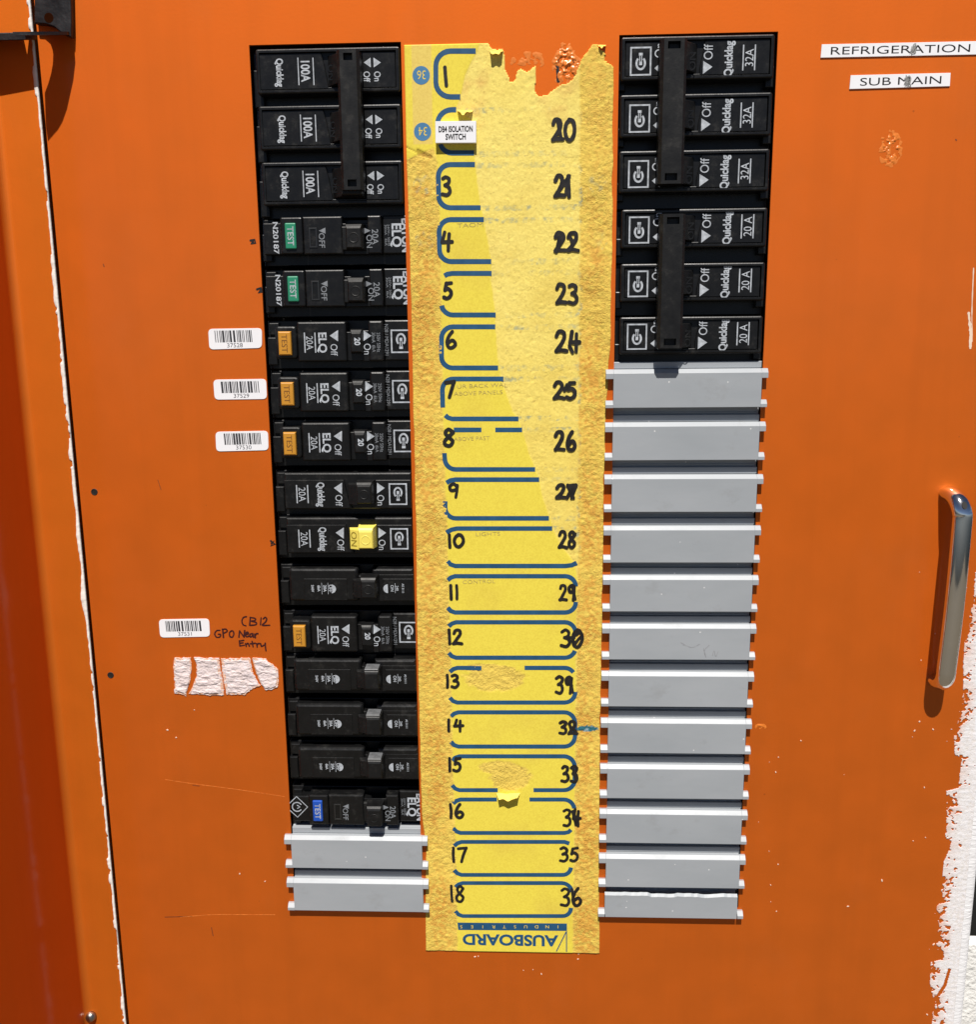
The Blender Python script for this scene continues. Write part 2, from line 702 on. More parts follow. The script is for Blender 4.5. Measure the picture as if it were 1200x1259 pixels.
# chrome pull handle
def sweep(path, rad, name, mat, parent, seg=20, flat=.8):
    m = MB()
    P = [Vector(p) for p in path]
    rings = []
    for i, p in enumerate(P):
        d = (P[min(i + 1, len(P) - 1)] - P[max(i - 1, 0)]).normalized()
        side = d.cross(Vector((0, 0, 1)))
        if side.length < .2:
            side = Vector((1, 0, 0))
        side = Vector((1, 0, 0)) - d * d.x
        side.normalize()
        up = d.cross(side)
        r = rad(i / (len(P) - 1))
        rings.append([tuple(p + side * math.cos(t) * r + up * math.sin(t) * r * flat) for t in np.linspace(0, 2 * math.pi, seg, endpoint=False)])
    m.loft(rings)
    return m.build(name, mat, parent, smooth=True)


a0 = U(1166, 606)
a1 = U(1151, 836)
hb = 11.5
q1 = U(1182, 650, hb)
q2 = U(1166, 800, hb)
RB_ = 9.5
ctrl = [(a0[0], a0[1], -1), (a0[0], a0[1], .6)]
xt = q1[0] + (q1[0] - q2[0]) / (q1[1] - q2[1]) * (a0[1] - RB_ - q1[1])
xb_ = q2[0] + (q1[0] - q2[0]) / (q1[1] - q2[1]) * (a1[1] + RB_ - q2[1])
for t in np.linspace(0, math.pi / 2, 12):
    ctrl.append((a0[0] + (xt - a0[0]) * t / (math.pi / 2), a0[1] - RB_ + RB_ * math.cos(t), hb - RB_ + RB_ * math.sin(t)))
for t in np.linspace(.08, .92, 10):
    ctrl.append((xt + (xb_ - xt) * t, a0[1] - RB_ + (a1[1] - a0[1] + 2 * RB_) * t, hb + 1.2 * math.sin(math.pi * t)))
for t in np.linspace(math.pi / 2, 0, 12):
    ctrl.append((a1[0] + (xb_ - a1[0]) * t / (math.pi / 2), a1[1] + RB_ - RB_ * math.cos(t), hb - RB_ + RB_ * math.sin(t)))
ctrl += [(a1[0], a1[1], .6), (a1[0], a1[1], -1)]


def cr3(pts, n=7):
    P = [Vector(p) for p in pts]
    Q = [P[0] * 2 - P[1]] + P + [P[-1] * 2 - P[-2]]
    out = []
    for i in range(1, len(Q) - 2):
        for k in range(n):
            t = k / n
            a, b, c, d = Q[i - 1], Q[i], Q[i + 1], Q[i + 2]
            out.append(tuple(.5 * ((2 * b) + (c - a) * t + (2 * a - 5 * b + 4 * c - d) * t * t + (3 * b - 3 * c + d - a) * t ** 3)))
    out.append(tuple(P[-1]))
    return out


hnd = sweep(cr3(ctrl, 3), lambda t: 4.6, 'handle', M['chrome'], door)
# dark disc in place of a drilled opening near the top bend
hm = MB()
# on the outer side of the top bend, where the normal leans up and outward
th = math.radians(64)
nz_, nh_ = math.cos(th), math.sin(th)
tz_, thh = -math.sin(th), math.cos(th)
cz_, ch_ = a0[1] - RB_ + (RB_ + 4.0) * nz_, hb - RB_ + (RB_ + 4.0) * nh_
cxx = a0[0] + (xt - a0[0]) * th / (math.pi / 2)
lo_, hi_ = [], []
for t in np.linspace(0, 2 * math.pi, 18, endpoint=False):
    u_, w_ = 1.25 * math.cos(t), 1.9 * math.sin(t)
    drop = -(4.7 - math.sqrt(4.7 ** 2 - u_ ** 2)) * .8 - w_ * w_ / 2 / (RB_ + 4)
    for L_, e_ in ((lo_, -.6), (hi_, .14)):
        L_.append((cxx + u_, cz_ + tz_ * w_ + nz_ * (drop + e_), ch_ + thh * w_ + nh_ * (drop + e_)))
hm.loft([lo_, hi_])
hm.build('handle_hole', M['hole'], hnd, smooth=False)

# dark discs for small drilled holes, and pen dots on the door
for (px, py) in ((116, 605), (136, 830)):
    x, z = U(px, py)
    m = MB()
    ring = np.linspace(0, 2 * math.pi, 16, endpoint=False)
    m.loft([[(x + 1.75 * math.cos(t), z + 1.75 * math.sin(t), .02) for t in ring], [(x + 1.6 * math.cos(t), z + 1.6 * math.sin(t), .16) for t in ring],
            [(x + 1.25 * math.cos(t), z + 1.25 * math.sin(t), .16) for t in ring], [(x + 1.15 * math.cos(t), z + 1.15 * math.sin(t), .06) for t in ring]])
    m.build('drill_hole', M['hole'], door)
for pts in ([(308, 296), (313, 295), (314, 299), (309, 300), (311, 297)], [(316, 356), (321, 354), (322, 359), (318, 360), (321, 356)],
            [(333, 665), (338, 669), (333, 671), (337, 665), (334, 668)]):
    m = MB()
    m.ribbon([U(*p) for p in pts], 1.0, .12, .01)
    m.build('ink_dot', M['ink_black'], door)


def grid_mesh(name, xs, zs, hh, keep, mat, parent, cols_=None, thick=None):
    """structured grid (arrays nz x nx) to a mesh, dropping cells whose keep is False; thick: skirt down to this h"""
    nz, nx = xs.shape
    k = keep[:-1, :-1] & keep[1:, :-1] & keep[:-1, 1:] & keep[1:, 1:]
    jj, ii = np.nonzero(k)
    a = jj * nx + ii
    quads = np.stack([a, a + 1, a + nx + 1, a + nx], 1)
    # zs decreasing or increasing -> orient to +h
    if zs[0, 0] > zs[-1, 0]:
        quads = quads[:, ::-1]
    used = np.unique(quads)
    remap = -np.ones(nz * nx, np.int64)
    remap[used] = np.arange(len(used))
    V = np.stack([xs.ravel()[used] * S, -hh.ravel()[used] * S, zs.ravel()[used] * S], 1)
    F = remap[quads]
    colv = cols_.reshape(-1, 4)[used] if cols_ is not None else None
    if thick is not None:
        e = np.concatenate([F[:, [0, 1]], F[:, [1, 2]], F[:, [2, 3]], F[:, [3, 0]]])
        key = np.sort(e, 1)
        kk = key[:, 0] * (len(V) + 1) + key[:, 1]
        uq, inv, cnt = np.unique(kk, return_inverse=True, return_counts=True)
        be = e[cnt[inv] == 1]
        n0 = len(V)
        bv = np.unique(be)
        mp = {int(v): n0 + i for i, v in enumerate(bv)}
        low = V[bv].copy()
        low[:, 1] = -thick * S
        V = np.concatenate([V, low])
        if colv is not None:
            colv = np.concatenate([colv, colv[bv]])
        sk = np.array([[b, a_, mp[int(a_)], mp[int(b)]] for a_, b in be], np.int64)
        F = np.concatenate([F, sk])
    me = bpy.data.meshes.new(name)
    me.vertices.add(len(V))
    me.vertices.foreach_set('co', V.astype(np.float32).ravel())
    me.loops.add(F.size)
    me.loops.foreach_set('vertex_index', F.astype(np.int32).ravel())
    me.polygons.add(len(F))
    me.polygons.foreach_set('loop_start', np.arange(0, F.size, 4, dtype=np.int32))
    me.polygons.foreach_set('loop_total', np.full(len(F), 4, np.int32))
    me.update(calc_edges=True)
    me.validate()
    if colv is not None:
        ca = me.color_attributes.new('tint', 'FLOAT_COLOR', 'POINT')
        ca.data.foreach_set('color', colv.astype(np.float32).ravel())
    for p in me.polygons:
        p.use_smooth = True
    me.materials.append(mat)
    o = bpy.data.objects.new(name, me)
    C.objects.link(o)
    if parent is not None:
        o.parent = parent
    else:
        o.location = (0, 0, ZO * S)
    return o


def poly_mask(X, Z, poly):
    ins = np.zeros(X.shape, bool)
    n = len(poly)
    for i in range(n):
        x0, z0 = poly[i]
        x1, z1 = poly[(i + 1) % n]
        c = ((z0 > Z) != (z1 > Z))
        with np.errstate(divide='ignore', invalid='ignore'):
            xx = (x1 - x0) * (Z - z0) / (z1 - z0 + 1e-12) + x0
        ins ^= c & (X < xx)
    return ins


# white brushed-on paint along the right-hand edge of the door
M['brush_white'] = mat_plain('brushed_white_paint', (.80, .79, .80), .55, .05, 150, .0004, 700, stretch=(.25, 1, 1))
bp = [(1199, 700), (1196, 740), (1186, 786), (1184, 815), (1184, 850), (1176, 893), (1173, 905), (1173, 928), (1182, 931), (1178, 968), (1163, 972), (1164, 1000),
      (1162, 1030), (1170, 1034), (1160, 1060), (1156, 1095), (1151, 1112), (1154, 1140), (1150, 1165), (1157, 1179), (1144, 1182), (1143, 1210), (1147, 1225), (1145, 1275)]
bz = [U(*q)[1] for q in bp]
bx = [U(*q)[0] for q in bp]
zz = np.arange(-300, 60, .3)
xx = np.arange(214, 235.8, .25)
X, Z = np.meshgrid(xx, zz)
edge = np.interp(Z, bz[::-1], bx[::-1])
edge = np.where(Z > bz[0], 240, edge)
n1 = fbm(X, Z, 1.5, 5, 3)
n2 = fbm(X * .3, Z, 9, 8, 3)
n3 = fbm(X * .5, Z * 1.1, 4.0, 61, 3)
d = X - edge + .9 * (fbm(X, Z, 1.6, 63, 3) - .5)
band = 3.5 + 11 * np.clip(n2 - .15, 0, 1)
thin = np.clip(1 - d / band, 0, 1)
dab = sst(.42, .60, fbm(X * 0 + 11, Z, 11, 65, 2))        # loaded brush marks alternate with dry ones
keep = (d > 0) & (n1 > .22 + .36 * thin * (1 - .75 * dab))
keep |= (d > band)
keep |= (d > -4) & (d <= 0) & (fbm(X, Z, 1.0, 31, 2) > .84) & (Z < 20)
scr = poly_mask(X, Z, [U(*q) for q in ((1166, 1190), (1169, 1191), (1163, 1212), (1155, 1224), (1151, 1224), (1160, 1210))])
scr |= poly_mask(X, Z, [U(*q) for q in ((1157, 1254), (1160, 1253), (1159, 1262), (1154, 1262))])
keep &= ~scr
# where the coat is thin the orange below tints it
tint_ = np.clip(thin * 1.0 * (n3 + .25) + .25 * (.5 - n1), 0, .8)[..., None] * (1 - .6 * dab[..., None])
cw = np.array([.80, .78, .80]) * (1 - tint_) + np.array([.66, .33, .22]) * tint_
c4 = np.concatenate([cw, np.ones_like(X)[..., None]], 2)
hh = .12 + .16 * fbm(X * .4, Z * 1.2, 1.8, 21, 3)
M['brush_tint'] = mat_attr('brushed_white_paint_face', 'tint', .55, .00025, 600)
grid_mesh('white_paint', X, Z, hh, keep, M['brush_tint'], door, c4, .03)
# paint carried round the rolled edge
m = MB()
arc = [(235.0, .15), (XD1 - 4, .15)] + [(XD1 - 4 + 4.13 * math.sin(t), -4 + 4.13 * math.cos(t)) for t in np.linspace(.0, math.pi / 2, 8)] + [(XD1 + .13, -24)]
for k in range(len(arc) - 1):
    for (za, zb) in ((-420, 12),):
        m.add([(arc[k][0], za, arc[k][1]), (arc[k + 1][0], za, arc[k + 1][1]), (arc[k + 1][0], zb - 8 * (k % 3), arc[k + 1][1]), (arc[k][0], zb - 5 * (k % 2), arc[k][1])], [(0, 1, 2, 3)])
m.build('edge_paint', M['brush_white'], door, smooth=True)

# thin white run on the upper right edge, stray flecks and scratches
m = MB()
for _ in range(46):
    px, py = random.choice([(random.uniform(925, 960), random.uniform(900, 1130)), (random.uniform(900, 1140), random.uniform(880, 1250)), (random.uniform(560, 740), random.uniform(1172, 1215)), (random.uniform(180, 350), random.uniform(850, 1150)),
                            (random.uniform(735, 760), random.uniform(40, 440)), (random.uniform(1120, 1150), random.uniform(700, 1250))])
    x, z = U(px, py)
    if LX0 - 2 < x < LX1 + 2 or RX0 - 2 < x < RX1 + 2 and z > -220:
        continue
    r = random.uniform(.12, .38)
    k = random.uniform(1, 2.2)
    a = random.uniform(0, 3.1)
    m.prism([(x + r * k * math.cos(a) * math.cos(t) - r * math.sin(a) * math.sin(t), z + r * k * math.sin(a) * math.cos(t) + r * math.cos(a) * math.sin(t)) for t in np.linspace(0, 2 * math.pi, 6, endpoint=False)], .02, .25)
fl = m.build('paint_flecks', M['fleck'], door)
fl['kind'] = 'stuff'
M['scratch'] = mat_plain('scratch_pale', (.74, .20, .03), .5, .3, 700)
M['scuff'] = mat_plain('scuff_dark', (.20, .04, .006), .6, .3, 500)
for pts, wd in (([(203, 958), (236, 963), (290, 970), (350, 979)], .28), ([(222, 1127), (262, 1124), (310, 1124), (338, 1124)], .35), ([(1191, 385), (1193, 408), (1193, 428)], 1.1), ([(1197, 330), (1195, 380), (1195, 420)], .45)):
    m = MB()
    m.ribbon(smooth_pts([U(*p) for p in pts], 10), wd, .06, .001, .9)
    m.build('scratch', M['fleck'] if pts[0][0] > 1000 else M['scratch'], door)
for pts, wd in (([(203, 1127), (236, 1126)], .5), ([(237, 965), (245, 966)], .4), ([(127, 325), (128, 328)], .5), ([(1175, 172), (1176, 173)], .6), ([(194, 590), (198, 602)], .35), ([(260, 1140), (262, 1150)], .5)):
    m = MB()
    m.ribbon([U(*p) for p in pts], wd, .06, .001)
    m.build('scuff_mark', M['scuff'], door)

# glossy blistered patches that catch the sun
def crinkle(cx, cy, rx, ry, amp, scale, seed):
    x0, z0 = U(cx - rx * 1.3, cy + ry * 1.3)
    x1, z1 = U(cx + rx * 1.3, cy - ry * 1.3)
    qx, qz = U(cx, cy)
    X, Z = np.meshgrid(np.arange(x0, x1, .16), np.arange(z0, z1, .16))
    e = np.sqrt(((X - qx) / (x1 - x0) * 2.6) ** 2 + ((Z - qz) / (z1 - z0) * 2.6) ** 2)
    win = 1 - sst(.45, 1.15, e + .5 * (fbm(X, Z, 6, seed + 3, 3) - .5))
    H = amp * win * np.clip(fbm(X, Z, scale, seed, 2) - .38, 0, 1)
    return grid_mesh('blistered_paint', X, Z, .015 + H, H > .02, M['glue'], door)




crinkle(1095, 182, 17, 23, .95, 1.4, 403)
crinkle(697, 80, 17, 26, 1.6, 1.7, 409)
crinkle(648, 73, 26, 11, .4, 1.8, 412)
crinkle(936, 893, 8, 4, .5, 1.3, 415)

# maroon handwriting beside the column of breakers
def Zm(p):
    return U(180 + p[0] / 6.667, 740 + p[1] / 6.667)


note = {'CB12': [[(820, 120), (795, 128), (783, 155), (792, 185), (815, 195)], [(852, 128), (846, 190)], [(850, 126), (892, 135), (888, 152), (860, 157), (900, 168), (895, 186), (850, 191)], [(940, 130), (935, 186)], [(958, 138), (975, 125), (986, 140), (975, 165), (950, 190), (1010, 190)]],
        'GPO Near': [[(602, 232), (575, 236), (560, 262), (575, 288), (602, 286), (608, 266), (590, 264)], [(625, 222), (632, 292)], [(622, 226), (650, 222), (662, 240), (630, 258)], [(700, 235), (682, 250), (684, 280), (704, 288), (716, 265), (712, 240), (700, 235)],
                     [(758, 288), (764, 236)], [(764, 236), (800, 287)], [(800, 287), (806, 233)], [(810, 268), (836, 258), (826, 245), (812, 262), (820, 284), (842, 278)], [(868, 258), (850, 264), (850, 284), (866, 280), (872, 260)], [(872, 258), (878, 288)], [(888, 262), (893, 292)], [(892, 274), (900, 260), (914, 258)]],
        'Entry': [[(798, 314), (762, 320)], [(762, 318), (766, 360)], [(766, 360), (802, 354)], [(764, 338), (792, 334)], [(812, 340), (818, 364)], [(817, 350), (832, 338), (844, 362)], [(866, 322), (874, 366)], [(852, 342), (892, 337)], [(903, 340), (908, 368)], [(907, 352), (916, 340), (930, 340)], [(936, 340), (944, 362), (966, 352)], [(974, 336), (976, 370), (980, 398)]]}
for wd, st in note.items():
    m = MB()
    for i, s in enumerate(st):
        m.ribbon(smooth_pts([Zm(p) for p in s], 5), .78, .06 + .008 * i, .0006, .3)
    m.build('handwritten_note', M['ink_maroon'], door)

# ------------------------------------------------------------------ door frame on the left
fr = empty('door_frame', -235, 0, 0, 'orange steel frame left of the door with a chipped white edge along the gap', 'frame')
XC = -246.8
m = MB()
prof = [(-224.9, -22), (-224.9, -.6), (-225.4, -.1)]
prof += [(XC + 4, -.1)]
for t in np.linspace(0, math.pi / 2, 8)[1:-1]:
    prof.append((XC + 4 - 4 * math.sin(t), 3.9 - 4 * math.cos(t)))
prof += [(XC, 3.9), (XC - 1.0, 82), (XC - 3, 82), (XC - 3, -22)]
b0 = 0
for (x, h) in prof:
    m.v += [(x + 235, -420, h), (x + 235, 420, h)]
for k in range(len(prof)):
    a, b = 2 * k, 2 * ((k + 1) % len(prof))
    m.f.append((a, a + 1, b + 1, b))
fo = m.build('frame_profile', M['orange_frame'], fr)
# chipped white edge
zz = np.arange(-420, 420, .8)
nz = len(zz)
n1 = fbm(zz * 0, zz, 14, 3, 4)
n2 = fbm(zz * 0 + 7, zz, 3, 9, 3)
wid = 1.1 + 1.2 * (n1 > .58) * n1 + .9 * (n2 - .5)
wid = np.maximum(wid, .5)
for (zc, wz, aw) in ((U(90, 560)[1], 6, 1.2), (U(105, 735)[1], 9, 1.7), (U(98, 660)[1], 12, .8), (U(95, 600)[1], 8, .6)):
    wid += aw * np.exp(-((zz - zc) / wz) ** 2)
wid *= np.where(fbm(zz * 0 + 3, zz, 6, 44, 2) > .75, .3, 1)
rows = []
for i in range(nz):
    x1 = -224.55
    x0 = x1 - wid[i]
    hk = .25 + .3 * n2[i]
    rows.append([(x1, -.7), (x1 + .02, hk * .5), (x1 - .3, hk), (x0 + .2, hk * .8), (x0, -.12)])
xs = np.array([[q[0] + 235 for q in r] for r in rows])
hs = np.array([[q[1] for q in r] for r in rows])
zs_ = np.repeat(zz[:, None], 5, 1)
grid_mesh('chipped_edge', xs[:, ::-1], zs_, hs[:, ::-1], np.ones_like(xs, bool), M['primer'], fr)
# bolt low on the frame
bx_, bz_ = U(109, 1253, 3)
m = MB()
ring = np.linspace(0, 2 * math.pi, 20, endpoint=False)
rings = []
for k in range(6):
    t = k / 6 * math.pi / 2
    rings.append([(bx_ + 235 + 3.2 * math.cos(t) * math.cos(q), bz_ + 3.2 * math.cos(t) * math.sin(q), -.1 + 3.4 * math.sin(t)) for q in ring])
m.loft(rings)
m.build('bolt', M['steel'], fr, smooth=True)
# near-black slab for the shade in the gap between frame and door
m = MB()
m.block(-260, -200, -420, 420, -30, -23, .5)
gp = m.build('gap_backing', M['recess'])
gp['kind'] = 'structure'

# ------------------------------------------------------------------ black steel stay bracket, top left
hx, hz = U(64, 30, 9)
br = empty('steel_bracket', hx, hz, 0, 'black painted steel bracket with a round hole at the top left of the door', 'bracket')
HP = 3.6
q = [U(px, py, HP) for px, py in ((42, -40), (86, -40), (87.5, 30), (87, 46), (78, 43), (66, 33), (56, 30), (42, 29))]
pl = [(x - hx, z - hz) for x, z in q]
m = MB()
m.prism(pl, .15, HP, .5)
plate = m.build('plate', M['steel_black'], br, bevel=.25)
cxh, czh = U(60, 22.5, HP + .05)
m = MB()
m.loft([[(cxh - hx + 2.2 * math.cos(t), czh - hz + 2.2 * math.sin(t), HP + .02) for t in ring], [(cxh - hx + 2.1 * math.cos(t), czh - hz + 2.1 * math.sin(t), HP + .06) for t in ring]])
m.build('hole', mat_plain('bracket_hole_shade', (.022, .006, .002), .9, spec=.0), plate)  # flat brown-black disc, shade inside the hole put into its colour
# shelf folded out from the foot of the plate, sloping toward the viewer
def shelf_pt(xmm, h, dz=0.0):
    # edge-on to the camera: lies on a plane through the camera and the foot of the plate
    z0 = U(70, 40, 0)[1] if dz == 0 else dz
    t = h / CAM[2]
    return (xmm - hx, z0 + (CAM[1] - z0) * t * .93 - hz, h)


# arm outline shaped by the curved shadow it has to cast on the door
arm = [(-205.7, .1), (-205.9, 6), (-207.6, 9.8), (-211.8, 16), (-214.5, 18.8), (-217, 20.5), (-222.3, 23), (-222.6, 20), (-221.7, 13), (-219.6, 11), (-217.8, 8.8), (-216.6, 6.8), (-216, 4.7), (-216.1, 3.2), (-216.8, 1.9), (-219, .9), (-221.7, .4), (-221.7, .1)]
m = MB()


def shelf(m, ol, th):
    n = len(ol)
    top = [shelf_pt(x, h) for x, h in ol]
    bot = [(p[0], p[1] - th, p[2]) for p in top]
    m.v += top + bot
    b = len(m.v) - 2 * n
    m.f.append(tuple(b + i for i in range(n)))
    m.f.append(tuple(b + n + i for i in range(n - 1, -1, -1)))
    for i in range(n):
        j = (i + 1) % n
        m.f.append((b + i, b + n + i, b + n + j, b + j))


shelf(m, arm, 1.4)
m.build('gusset', M['steel_black'], br)
m = MB()
shelf(m, [(-226.5, .2), (-228.4, 4.5), (-229.5, .3), (-300, .3), (-300, 15.5), (-250, 12.5), (-223.2, 10.5), (-222.9, .2)], 3.2)
m.build('strap', M['steel_black'], br, bevel=.3)


# ------------------------------------------------------------------ breakers
R90 = -math.pi / 2


def logo(m, x, z, wx, wz, h, rot, th=.75):
    """square outline holding a C-shaped lamp emblem; drawn in the reading direction of the text"""
    ca, sa = math.cos(rot), math.sin(rot)

    def T(a, b):
        return (x + ca * a - sa * b, z + sa * a + ca * b)
    # frame is axis aligned
    x0, x1, z0, z1 = x - wx / 2, x + wx / 2, z - wz / 2, z + wz / 2
    for (a, b, c, d_) in ((x0, x1, z1 - th, z1), (x0, x1, z0, z0 + th), (x0, x0 + th, z0 + th, z1 - th), (x1 - th, x1, z0 + th, z1 - th)):
        m.flat([(a, c), (b, c), (b, d_), (a, d_)], h)
    s = min(wx, wz) * .5
    pts = [T(-.18 * s + .52 * s * math.cos(t), .40 * s * math.sin(t)) for t in np.linspace(math.radians(38), math.radians(322), 26)]
    m.ribbon(pts, .19 * s, h, 0, 0, False)
    m.flat([T(-.34 * s, -.14 * s), T(-.02 * s, -.14 * s), T(-.02 * s, .14 * s), T(-.34 * s, .14 * s)], h)
    m.flat([T(.0 * s, .05 * s), T(.48 * s, .05 * s), T(.48 * s, .13 * s), T(.0 * s, .13 * s)], h)
    m.flat([T(.0 * s, -.13 * s), T(.48 * s, -.13 * s), T(.48 * s, -.05 * s), T(.0 * s, -.05 * s)], h)
    m.flat([T(.5 * s, -.18 * s), T(.74 * s, -.18 * s), T(.74 * s, .18 * s), T(.5 * s, .18 * s)], h)


def tri(m, pts, h):
    m.flat(pts, h)


class Row:
    """layout helper: photo pixels of one breaker -> local mm of its thing"""

    def __init__(self, oy, ox, h=2.2):
        self.x0 = LX0 if ox < 600 else RX0
        self.zc = U(ox, oy, h)[1]

    def p(self, px, py, h=2.2):
        x, z = U(px, py, h)
        return (x - self.x0, z - self.zc)

    def x(self, px, py, h=2.2):
        return self.p(px, py, h)[0]


def place_z(px, py, h=2.2):
    return U(px, py, h)[1]


def base_block(m, x0, x1, zt, zb):
    m.block(x0, x1, zb, zt, -32, -6.5, .4)
    # moulded clips at both ends
    m.block(x0 + .2, x0 + 4.5, zb + 2, zt - 8, -6.6, -3.5, .5)
    m.block(x0 + 1.0, x0 + 5.8, zt - 7, zt - 1, -6.6, -4.4, .5)


def lever(m, x0, x1, z0, z1, hb_, ht, dim=True, lean=0.0):
    """tapered toggle block with a shallow round dimple ring"""
    zl, zh = min(z0, z1), max(z0, z1)
    t = .7
    L = [[(x0 - .8, zl - .4, hb_), (x1 + .8, zl - .4, hb_), (x1 + .8, zh + .4, hb_), (x0 - .8, zh + .4, hb_)],
         [(x0, zl, ht - 1.2), (x1, zl, ht - 1.2), (x1, zh, ht - 1.2), (x0, zh, ht - 1.2)],
         [(x0 + t * .4, zl + t * .4, ht - .4), (x1 - t * .4, zl + t * .4, ht - .4), (x1 - t * .4, zh - 1.0, ht - .4), (x0 + t * .4, zh - 1.0, ht - .4)],
         [(x0 + t, zl + t, ht), (x1 - t, zl + t, ht), (x1 - t, zh - 2.0, ht), (x0 + t, zh - 2.0, ht)]]
    m.loft(L)
    if dim:
        cx_, cz_ = (x0 + x1) / 2, (zl + zh) / 2 - .7
        r = min(x1 - x0, zh - zl) * .33
        ts = np.linspace(0, 2 * math.pi, 20, endpoint=False)
        m.loft([[(cx_ + r * math.cos(a), cz_ + r * math.sin(a), ht - .05) for a in ts], [(cx_ + r * .95 * math.cos(a), cz_ + r * .95 * math.sin(a), ht + .12) for a in ts],
                [(cx_ + r * .8 * math.cos(a), cz_ + r * .8 * math.sin(a), ht + .12) for a in ts], [(cx_ + r * .72 * math.cos(a), cz_ + r * .72 * math.sin(a), ht + .02) for a in ts]])


GB = 'circuit breakers in the left column'


# --- type: 100 A isolator, rows 1-3 on the left
def make_isolator(label):
    R = Row(77, 400)
    t = empty('isolator_switch', LX0, R.zc, 0, label, 'circuit breaker', GB)
    m = MB()
    xl, zt = R.p(313.5, 61)
    xr, zb = R.p(491.5, 113)
    xr = 69.6
    base_block(m, .3, 74, zt + .5, zb - 6.6)
    m.block(xl, xr, zb, zt, -6.4, 2.2, .7, .9, 1.9, .9)
    # raised label plates inside the rim
    a0 = R.p(317, 70)
    a1 = R.p(397, 110)
    xs_ = R.x(403, 110)
    m.prism([(a0[0], zt - 2.0), (a1[0] - .5, zt - 2.0), (a1[0] + .8, (zt + zb) / 2 + 3), (a1[0] + 2.6, zb + 2.0), (a0[0], zb + 2.0)], .2, 1.6, .3)
    b0 = R.p(445, 70)
    m.block(b0[0], xr - 2.0, zb + 2.0, zt - 2.0, .2, 1.6, .3)
    m.block(a1[0] + 2.0, b0[0], zb + 1.7, zb + 2.6, .2, 1.5, .2)
    m.build('body', M['black'], t, bevel=.12)
    m = MB()
    x0 = R.x(417, 90)
    lever(m, x0, x0 + 9.5, zb + 3.2, zt - 3.2, .2, 9.0, False)
    m.loft([[(x0 - 5.5, zb + 2.8, .2), (x0, zb + 2.8, .2), (x0, zt - 3, .2), (x0 - 5.5, zt - 3, .2)], [(x0 - 2.8, zb + 3.2, 3.2), (x0, zb + 3.2, 6), (x0, zt - 3.4, 6), (x0 - 2.8, zt - 3.4, 3.2)]])
    tg = m.build('toggle', M['black_matt'], t, bevel=.2)
    m = MB()
    x, z = R.p(408, 90)
    m.text('ON', x - .2, z, 2.6, 3.0, R90, 1.25, .01)
    m.build('embossed_lettering', M['black'], tg)
    m = MB()
    h = 1.68
    x, z = R.p(344, 89.5)
    m.text('Quicklag', x, z, 3.3, h, R90, .76, .03)
    x, z = R.p(375.5, 88)
    m.text('100A', x, z, 4.2, h, R90, .78, .022)
    for lx in (366.5, 385):
        x, z = R.p(lx, 88)
        m.flat([(x - .22, z - 5.9), (x + .22, z - 5.9), (x + .22, z + 5.9), (x - .22, z + 5.9)], h)
    for (xa, xb, tip) in ((447, 455.5, -1), (459, 468, 1)):
        p0 = R.p(xa, 77)
        p1 = R.p(xb, 77)
        if tip < 0:
            m.flat([p0, (p1[0], p1[1] - 2.1), (p1[0], p1[1] + 2.1)], h)
        else:
            m.flat([p1, (p0[0], p0[1] + 2.1), (p0[0], p0[1] - 2.1)], h)
    x, z = R.p(451, 94.5)
    m.text('Off', x, z, 3.1, h, R90, .8, .012)
    x, z = R.p(464, 94)
    m.text('On', x, z, 3.1, h, R90, .8, .012)
    build_split(m, 'printed_marking', M['ink_white'], t, 44)
    return t


iso = make_isolator('black 100A isolator switch topmost in the left column under the long bar')
for (px, py, lab) in ((400, 147, 'black 100A isolator switch in the middle of the three under the left bar'),
                      (400, 216, 'black 100A isolator switch just above the upper green test button breaker')):
    dup(iso, LX0, place_z(px, py), 0, lab, GB)


